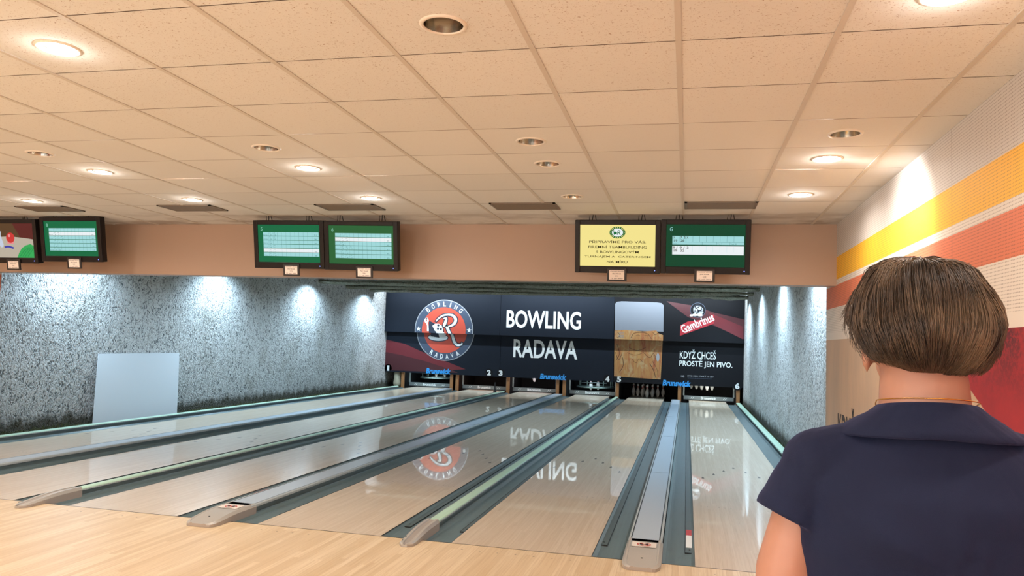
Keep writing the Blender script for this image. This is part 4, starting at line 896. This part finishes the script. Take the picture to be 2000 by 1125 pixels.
# sweep rakes
def rake(n, z=0.0):
    xa, xb = LX[n] - 0.155, LX[n] + LW + {1: 0.163, 3: 0.158, 4: 0.19}.get(n, 0.215); cx = (xa + xb) / 2; hw = (xb - xa) / 2
    t = thing('sweep_rake', 'grey sweep bar with white lettering across the end of the ' + SHORT[n], 'sweep bar', (cx, 17.73, z), 'sweep bars in front of the pin decks')
    b = MB(); b.box(-hw, hw, -0.012, 0.012, 0.045, 0.150, 'rake', 0.003); b.build('bar', t)
    b = MB(); b.box(-hw, hw, -0.010, 0.010, 0.018, 0.045, 'black'); b.build('rubber_edge', t)
    for s in (-1, 1):
        b = MB(); b.box(s * hw - 0.022, s * hw + 0.022, 0.0, 0.04, 0.15, 0.95, 'rake_arm', 0.004); b.build('arm', t)
    g = G2(); g.text('Brunswick', 0, 0.098, 0.43, 0.075, 0.001, 'g_white', 0.03, center=True)
    for s in (-1, 1): g.text('//', s * 0.46, 0.098, 0.11, 0.05, 0.001, 'g_white', 0.01, center=True)
    g.build('lettering', (0, -0.0125, 0), XW, ZW, t)['label'] = 'white maker lettering'
for n in (1, 2, 3, 4, 6): rake(n)
for n, e, col in ((1, 1.0, COOL), (2, 0.7, (1.0, 0.62, 0.5)), (3, 0.9, (0.95, 0.85, 0.95)), (4, 1.0, COOL), (6, 1.5, (0.95, 1, 0.95))):
    lamp('pin_light', 'AREA', (LX[n] + LW / 2, 17.635, 0.62), (math.radians(20), 0, 0), E_PIN * 1.8 * e, col, shape='RECTANGLE', size=1.0, size_y=0.05)
b = MB(); b.lathe([(0.05, 0), (0.045, 0.06), (0.022, 0.12), (0.018, 0.20), (0.010, 0.29), (0, 0.30)], (-3.99, 17.2, 0.001), 'black', 12)
tag(b.build('black_cone'), 'small black cone standing at the end of the second lane from left', 'cone')
# ------------------------------------------------------------------ the person
BX, BY = 2.02, -4.38
person = thing('person', 'person seen from behind in a navy polo shirt, short brown hair, standing at the right', 'person', (BX, BY, 0.0))
def capsule(t, p0, r0, p1, r1, seg=20, sx=1.0, sy=1.0):
    """tapered limb segment with round ends"""
    p0, p1 = Vector(p0), Vector(p1); d = p1 - p0; L = d.length; q = d.to_track_quat('Z', 'Y').to_matrix().to_4x4(); q.translation = p0
    prof = [(r0 * math.cos(a), r0 * math.sin(a)) for a in [-PI / 2 + PI / 2 * k / 5 for k in range(6)]] + [(r1 * math.cos(a), L + r1 * math.sin(a)) for a in [PI / 2 * k / 5 for k in range(6)]]
    rings = []
    for (r, z) in prof:
        rings.append([t.verts.new(q @ Vector((max(r, 1e-4) * sx * math.cos(2 * PI * k / seg), max(r, 1e-4) * sy * math.sin(2 * PI * k / seg), z))) for k in range(seg)])
    for a, c in zip(rings, rings[1:]):
        for k in range(seg): t.faces.new([a[k], a[(k + 1) % seg], c[(k + 1) % seg], c[k]])
    t.faces.new(rings[0][::-1]); t.faces.new(rings[-1])
def ellip(t, c, r, rot=None):
    m_ = Matrix.Translation(c) @ (rot or Matrix.Identity(4)) @ Matrix.Diagonal((*r, 1)); bmesh.ops.create_uvsphere(t, u_segments=24, v_segments=16, radius=1, matrix=m_)
def loft(t, rings, cap=True, seg=40, p=2.3):
    """rings of (cx, cy, z, rx, ry front, ry back)"""
    R = []
    for (cx, cy, z, rx, rf, rb) in rings:
        row = []
        for k in range(seg):
            a = 2 * PI * k / seg; c, s = math.cos(a), math.sin(a); e = 2 / p
            row.append(t.verts.new((cx + rx * math.copysign(abs(c) ** e, c), cy + (rf if s > 0 else rb) * math.copysign(abs(s) ** e, s), z)))
        R.append(row)
    for a, c in zip(R, R[1:]):
        for k in range(seg): t.faces.new([a[k], a[(k + 1) % seg], c[(k + 1) % seg], c[k]])
    if cap: t.faces.new(R[0][::-1]); t.faces.new(R[-1])
def fuse(t, name, m_, voxel, smooth, parent):
    me = bpy.data.meshes.new(name); t.to_mesh(me); t.free(); o = link(name, me)
    r = o.modifiers.new('r', 'REMESH'); r.mode = 'VOXEL'; r.voxel_size = voxel; r.use_smooth_shade = True
    s = o.modifiers.new('s', 'SMOOTH'); s.iterations = smooth; s.factor = 0.5
    o = evaluated(o, name, parent); o.data.materials.clear(); o.data.materials.append(M[m_]); return o
# body: one continuous surface, head to feet
t = bmesh.new()
loft(t, [(0.02, 0, 0.80, .150, .10, .11), (0.02, 0, 0.92, .155, .095, .105), (0.02, 0, 1.04, .130, .085, .085), (0.02, 0, 1.16, .135, .090, .085), (0.02, 0, 1.26, .140, .092, .085), (0.02, 0, 1.33, .125, .075, .070), (0.02, 0, 1.37, .09, .06, .06)])
capsule(t, (0.018, -0.005, 1.34), .068, (0.018, 0.012, 1.475), .060); ellip(t, (0.018, 0.03, 1.555), (.072, .090, .105)); ellip(t, (0.018, 0.075, 1.50), (.052, .050, .055))
ellip(t, (0.018, 0.122, 1.530), (.010, .016, .018)); ellip(t, (0.018, 0.118, 1.487), (.024, .010, .007))
for s in (-1, 1):
    e = Matrix.Rotation(s * 0.25, 4, 'Z'); ellip(t, (0.018 + s * 0.078, 0.012, 1.512), (.008, .019, .031), e)
    sx = 0.02
    capsule(t, (sx + s * .06, 0, 1.350), .038, (sx + s * .150, 0, 1.316), .038)
    capsule(t, (sx + s * .166, -0.002, 1.306), .038, (sx + s * .195, -0.005, 1.18), .045); capsule(t, (sx + s * .195, -0.005, 1.18), .045, (sx + s * .204, -0.01, 1.02), .038); capsule(t, (sx + s * .204, -0.01, 1.02), .036, (sx + s * .205, 0.05, .80), .024)
    ellip(t, (sx + s * .207, 0.07, .745), (.016, .038, .048))
    for k, (dy, ln, bend) in enumerate(((.028, .070, .010), (.008, .078, .012), (-.012, .072, .012), (-.030, .058, .010))):
        a = Vector((sx + s * .208, 0.072 + dy, .712)); m1 = a + Vector((-s * bend * .3, 0.006, -ln * .45)); m2 = m1 + Vector((-s * bend, 0.010, -ln * .32)); m3 = m2 + Vector((-s * bend, 0.012, -ln * .25))
        capsule(t, a, .0088, m1, .0083, 10); capsule(t, m1, .0083, m2, .0078, 10); capsule(t, m2, .0078, m3, .0072, 10)
    a = Vector((sx + s * .197, 0.100, .765)); m1 = a + Vector((-s * .010, .022, -.028)); capsule(t, a, .011, m1, .010, 10); capsule(t, m1, .010, m1 + Vector((-s * .004, .012, -.028)), .0085, 10)
    capsule(t, (sx + s * .085, 0, .86), .082, (sx + s * .092, 0.01, .47), .052); capsule(t, (sx + s * .092, 0.01, .47), .052, (sx + s * .095, -0.01, .09), .036); capsule(t, (sx + s * .095, -0.02, .045), .036, (sx + s * .100, 0.13, .035), .028)
fuse(t, 'body', 'skin', 0.006, 6, person)
# face, turned to the lanes
for s in (-1, 1):
    b = MB(); t2 = bmesh.new(); ellip(t2, (0.018 + s * 0.029, 0.101, 1.545), (.011, .0075, .007)); b.merge(t2, 'white', True); t2 = bmesh.new(); ellip(t2, (0.018 + s * 0.029, 0.1062, 1.545), (.0052, .003, .0052)); b.merge(t2, 'black', True); b.build('eye', person)
b = MB(); t2 = bmesh.new(); ellip(t2, (0.018, 0.121, 1.487), (.022, .009, .005)); b.merge(t2, 'mural_skin', True); b.build('mouth', person)
# polo shirt
t = bmesh.new()
loft(t, [(0.02, 0, 0.86, .185, .125, .135), (0.02, 0, 0.98, .170, .115, .120), (0.02, 0, 1.08, .166, .120, .112), (0.02, 0, 1.18, .176, .130, .112), (0.02, 0, 1.255, .184, .128, .112), (0.02, 0, 1.31, .182, .110, .104), (0.02, 0, 1.345, .168, .092, .090), (0.02, 0, 1.38, .124, .074, .078), (0.02, 0, 1.408, .078, .062, .068)], p=2.5)
for s in (-1, 1):
    sx = 0.02
    capsule(t, (sx + s * .055, -0.005, 1.372), .048, (sx + s * .150, -0.005, 1.342), .054)
    p0 = Vector((sx + s * .155, -0.004, 1.334)); p1 = Vector((sx + s * .186, -0.010, 1.262)); d = (p1 - p0).normalized(); q = d.to_track_quat('Z', 'Y').to_matrix().to_4x4(); q.translation = p0
    b = MB(); b.lathe([(0, -0.02), (0.035, -0.015), (0.048, 0.0), (0.0535, 0.03), (0.0555, 0.062), (0.0575, 0.068), (0.0575, 0.082), (0.0, 0.082)], (0, 0, 0), 'polo', 28, q); me = bpy.data.meshes.new('x'); b.bm.to_mesh(me); b.bm.free(); t.from_mesh(me); bpy.data.meshes.remove(me)
shirt = fuse(t, 'polo_shirt', 'polo', 0.0042, 5, person)
for v in shirt.data.vertices:
    c = v.co
    if c.z < 1.33:
        k = min(1, (1.33 - c.z) / 0.1) * (0.020 if c.y < 0 else 0.008)
        n_ = noise.noise(Vector((c.x * 5.0 + c.z * 3, c.y * 2, c.z * 8.0 - c.x * 4))) + 0.45 * (0.5 - abs(noise.noise(Vector((c.x * 6, 3, c.z * 13 + c.x * 8)))) * 2)
        n_ = max(n_, -0.25)
        v.co += Vector((0.2 * (1 if c.x > 0.02 else -1), -1 if c.y < 0 else 1, 0)) * k * n_
# collar with its fold
b = MB(); K = 64; rows = []
A0, A1 = math.radians(-58), math.radians(238)
for k in range(K + 1):
    a = A0 - 0 + (A1 - A0) * k / K                                    # 270 deg is the nape
    a = math.radians(270 - 148 + 296 * k / K); c, s = math.cos(a), math.sin(a)
    back = max(0.0, -s); side = abs(c)
    cx = 0.018
    def P(rx, ry, z): return Vector((cx + rx * c, -0.004 + ry * s, z))
    zt = 1.446 - 0.012 * (1 - back) - 0.02 * max(0, s)
    zb = 1.400 - 0.006 * side - 0.02 * max(0, s)
    row = [P(.066, .066, 1.395), P(.062, .061, zt - 0.004), P(.064, .064, zt), P(.069, .069, zt + 0.0005), P(.082, .075, zt - 0.010), P(.098, .081, (zt + zb) / 2 + 0.002), P(.118, .088, zb + 0.009), P(.129, .092, zb), P(.128, .089, zb - 0.0035), P(.108, .080, zb + 0.004)]
    rows.append([b.bm.verts.new(v) for v in row])
b.mi('polo')
for k in range(K):
    for q in range(9):
        f = b.bm.faces.new([rows[k][q], rows[k + 1][q], rows[k + 1][q + 1], rows[k][q + 1]]); f.smooth = True
b.build('collar', person, recalc=True)
# thin chain at the nape
b = MB(); b.tube([(0.018 + 0.068 * math.cos(2 * PI * k / 40), -0.004 + 0.068 * math.sin(2 * PI * k / 40), 1.4415 + 0.010 * max(0, -math.sin(2 * PI * k / 40)) - 0.03 * max(0, math.sin(2 * PI * k / 40))) for k in range(40)], 0.0009, 'gold', 6, True); b.build('necklace', person)['label'] = 'thin gold chain'
# trousers and shoes
t = bmesh.new()
loft(t, [(0.02, 0, 0.80, .168, .11, .125), (0.02, 0, 0.90, .178, .115, .132), (0.02, 0, 0.99, .150, .10, .108)])
for s in (-1, 1): capsule(t, (0.02 + s * .085, 0, .84), .092, (0.02 + s * .092, 0.01, .47), .064); capsule(t, (0.02 + s * .092, 0.01, .47), .064, (0.02 + s * .095, -0.01, .13), .052)
fuse(t, 'trousers', 'jeans', 0.008, 5, person)
for s in (-1, 1):
    t = bmesh.new(); capsule(t, (0.02 + s * .095, -0.035, .050), .047, (0.02 + s * .102, 0.14, .040), .038); o = fuse(t, 'shoe', 'shoe', 0.006, 3, person)
# hair: a rounded crop over the ears, strands laid on a soft underlayer
HC = (0.0135, 0.005)
PROF = [(0.0, 1.658), (.030, 1.655), (.052, 1.647), (.072, 1.634), (.089, 1.613), (.100, 1.588), (.107, 1.562), (.1075, 1.545), (.100, 1.522), (.088, 1.503), (.071, 1.491), (.058, 1.486)]
def prof(t_):
    x = min(max(t_, 0), 1) * (len(PROF) - 1); k = min(int(x), len(PROF) - 2); f = x - k; return PROF[k][0] * (1 - f) + PROF[k + 1][0] * f, PROF[k][1] * (1 - f) + PROF[k + 1][1] * f
def tend(phi):                                                       # where the hair ends, by direction; the face stays free
    s, c = math.sin(phi), math.cos(phi)
    if s > 0.55: return 0.34
    if s > 0.10: return 0.76 - 0.42 * (s - 0.10) / 0.45
    e = 0.90 + 0.07 * max(0, -s) + 0.022 * math.sin(phi * 5) + 0.02 * math.sin(phi * 11 + 1)
    d = phi - 1.53 * PI; e += 0.07 * math.exp(-(d / 0.16) ** 2)          # a small point at the nape
    if c < -0.5: e -= 0.07 * (-c - 0.5) / 0.5                        # ear lobe shows on the left
    if c > 0.4: e += 0.01
    return e
def hp(t_, phi, off=0.0):
    w_, z = prof(t_); c, s = math.cos(phi), math.sin(phi)
    k = (0.975 if c > 0 else 0.965) - 0.05 * t_ * t_
    lump = 0.0062 * noise.noise(Vector((phi * 2.6 + t_ * 1.6, t_ * 3.0, 0.3))) + 0.0040 * noise.noise(Vector((phi * 7 + t_ * 6, t_ * 5, 1.3)))
    r = w_ + off + lump * min(1, t_ * 3)
    if c > 0.3: z -= 0.006 * t_ * c                                  # the right side hangs a little lower
    return Vector((HC[0] + r * c * k * 0.91, HC[1] + (r * s * (0.97 if s < 0 else 1.03)), z + (off if t_ < 0.3 else 0)))
b = MB(); N, K = 72, 26; R = []
for k in range(K + 1):
    R.append([b.bm.verts.new(hp(k / K * tend(2 * PI * q / N), 2 * PI * q / N, -0.004)) for q in range(N)])
I = [b.bm.verts.new(Vector((HC[0] + (v.co.x - HC[0]) * 0.80, HC[1] + (v.co.y - HC[1]) * 0.80, v.co.z + 0.012))) for v in R[-1]]
b.mi('hair_base')
for a, c in zip(R + [], R[1:] + [I]):
    for q in range(N):
        f = b.bm.faces.new([a[q], a[(q + 1) % N], c[(q + 1) % N], c[q]]); f.smooth = True
hair = b.build('hair', person); hair['label'] = 'short brown hair with lighter streaks'
cu = bpy.data.curves.new('hair_strands', 'CURVE'); cu.dimensions = '3D'; cu.bevel_depth = 0.0005; cu.bevel_resolution = 0; cu.resolution_u = 1
rng = random.Random(5)
NP = 11
for k in range(11000):
    phi = rng.random() * 2 * PI; cl = round(phi * 14 + rng.gauss(0, 0.35)) / 14                # loose locks
    t0 = 0.02 + 0.62 * rng.random() ** 1.5; te = min(1.06, tend(phi) * (0.80 + 0.26 * rng.random()))
    if te - t0 < 0.15: t0 = max(0.01, te - 0.3)
    dl = (1.5 * PI - phi + PI) % (2 * PI) - PI; dl = max(-1.5, min(1.5, dl)); co_ = 0.0035 * noise.noise(Vector((cl * 9, 0.5, 0))); sw = 0.15 + 0.6 * noise.noise(Vector((math.cos(phi) * 1.3, math.sin(phi) * 1.3, 4))) ; lift = rng.random(); wave = rng.random() * 6; amp = 0.02 + 0.03 * rng.random()
    sp = cu.splines.new('POLY'); sp.points.add(NP - 1)
    for j in range(NP):
        f = j / (NP - 1); tt = t0 + (te - t0) * f
        ph = phi + (cl - phi) * 0.6 * f + sw * (tt - 0.5) + dl * (-0.20 + 0.42 * tt) + amp * math.sin(wave + f * 4)
        off = co_ - 0.004 + (0.0095 if lift < 0.93 else 0.017) * lift * math.sin(min(1, f * 1.6) * PI / 2) * (1 if f < 0.85 else 1 - (f - 0.85) * 3 * (lift if lift < .9 else -1))
        p = hp(tt, ph, off); sp.points[j].co = (*p, 1)
        sp.points[j].radius = 1.0 if f < 0.7 else 1.0 - (f - 0.7) * 2.4
o = bpy.data.objects.new('hair_strands', cu); C.objects.link(o)
o = evaluated(o, 'hair_strands', hair); o.data.materials.clear(); o.data.materials.append(M['hair']); o['kind'] = 'stuff'
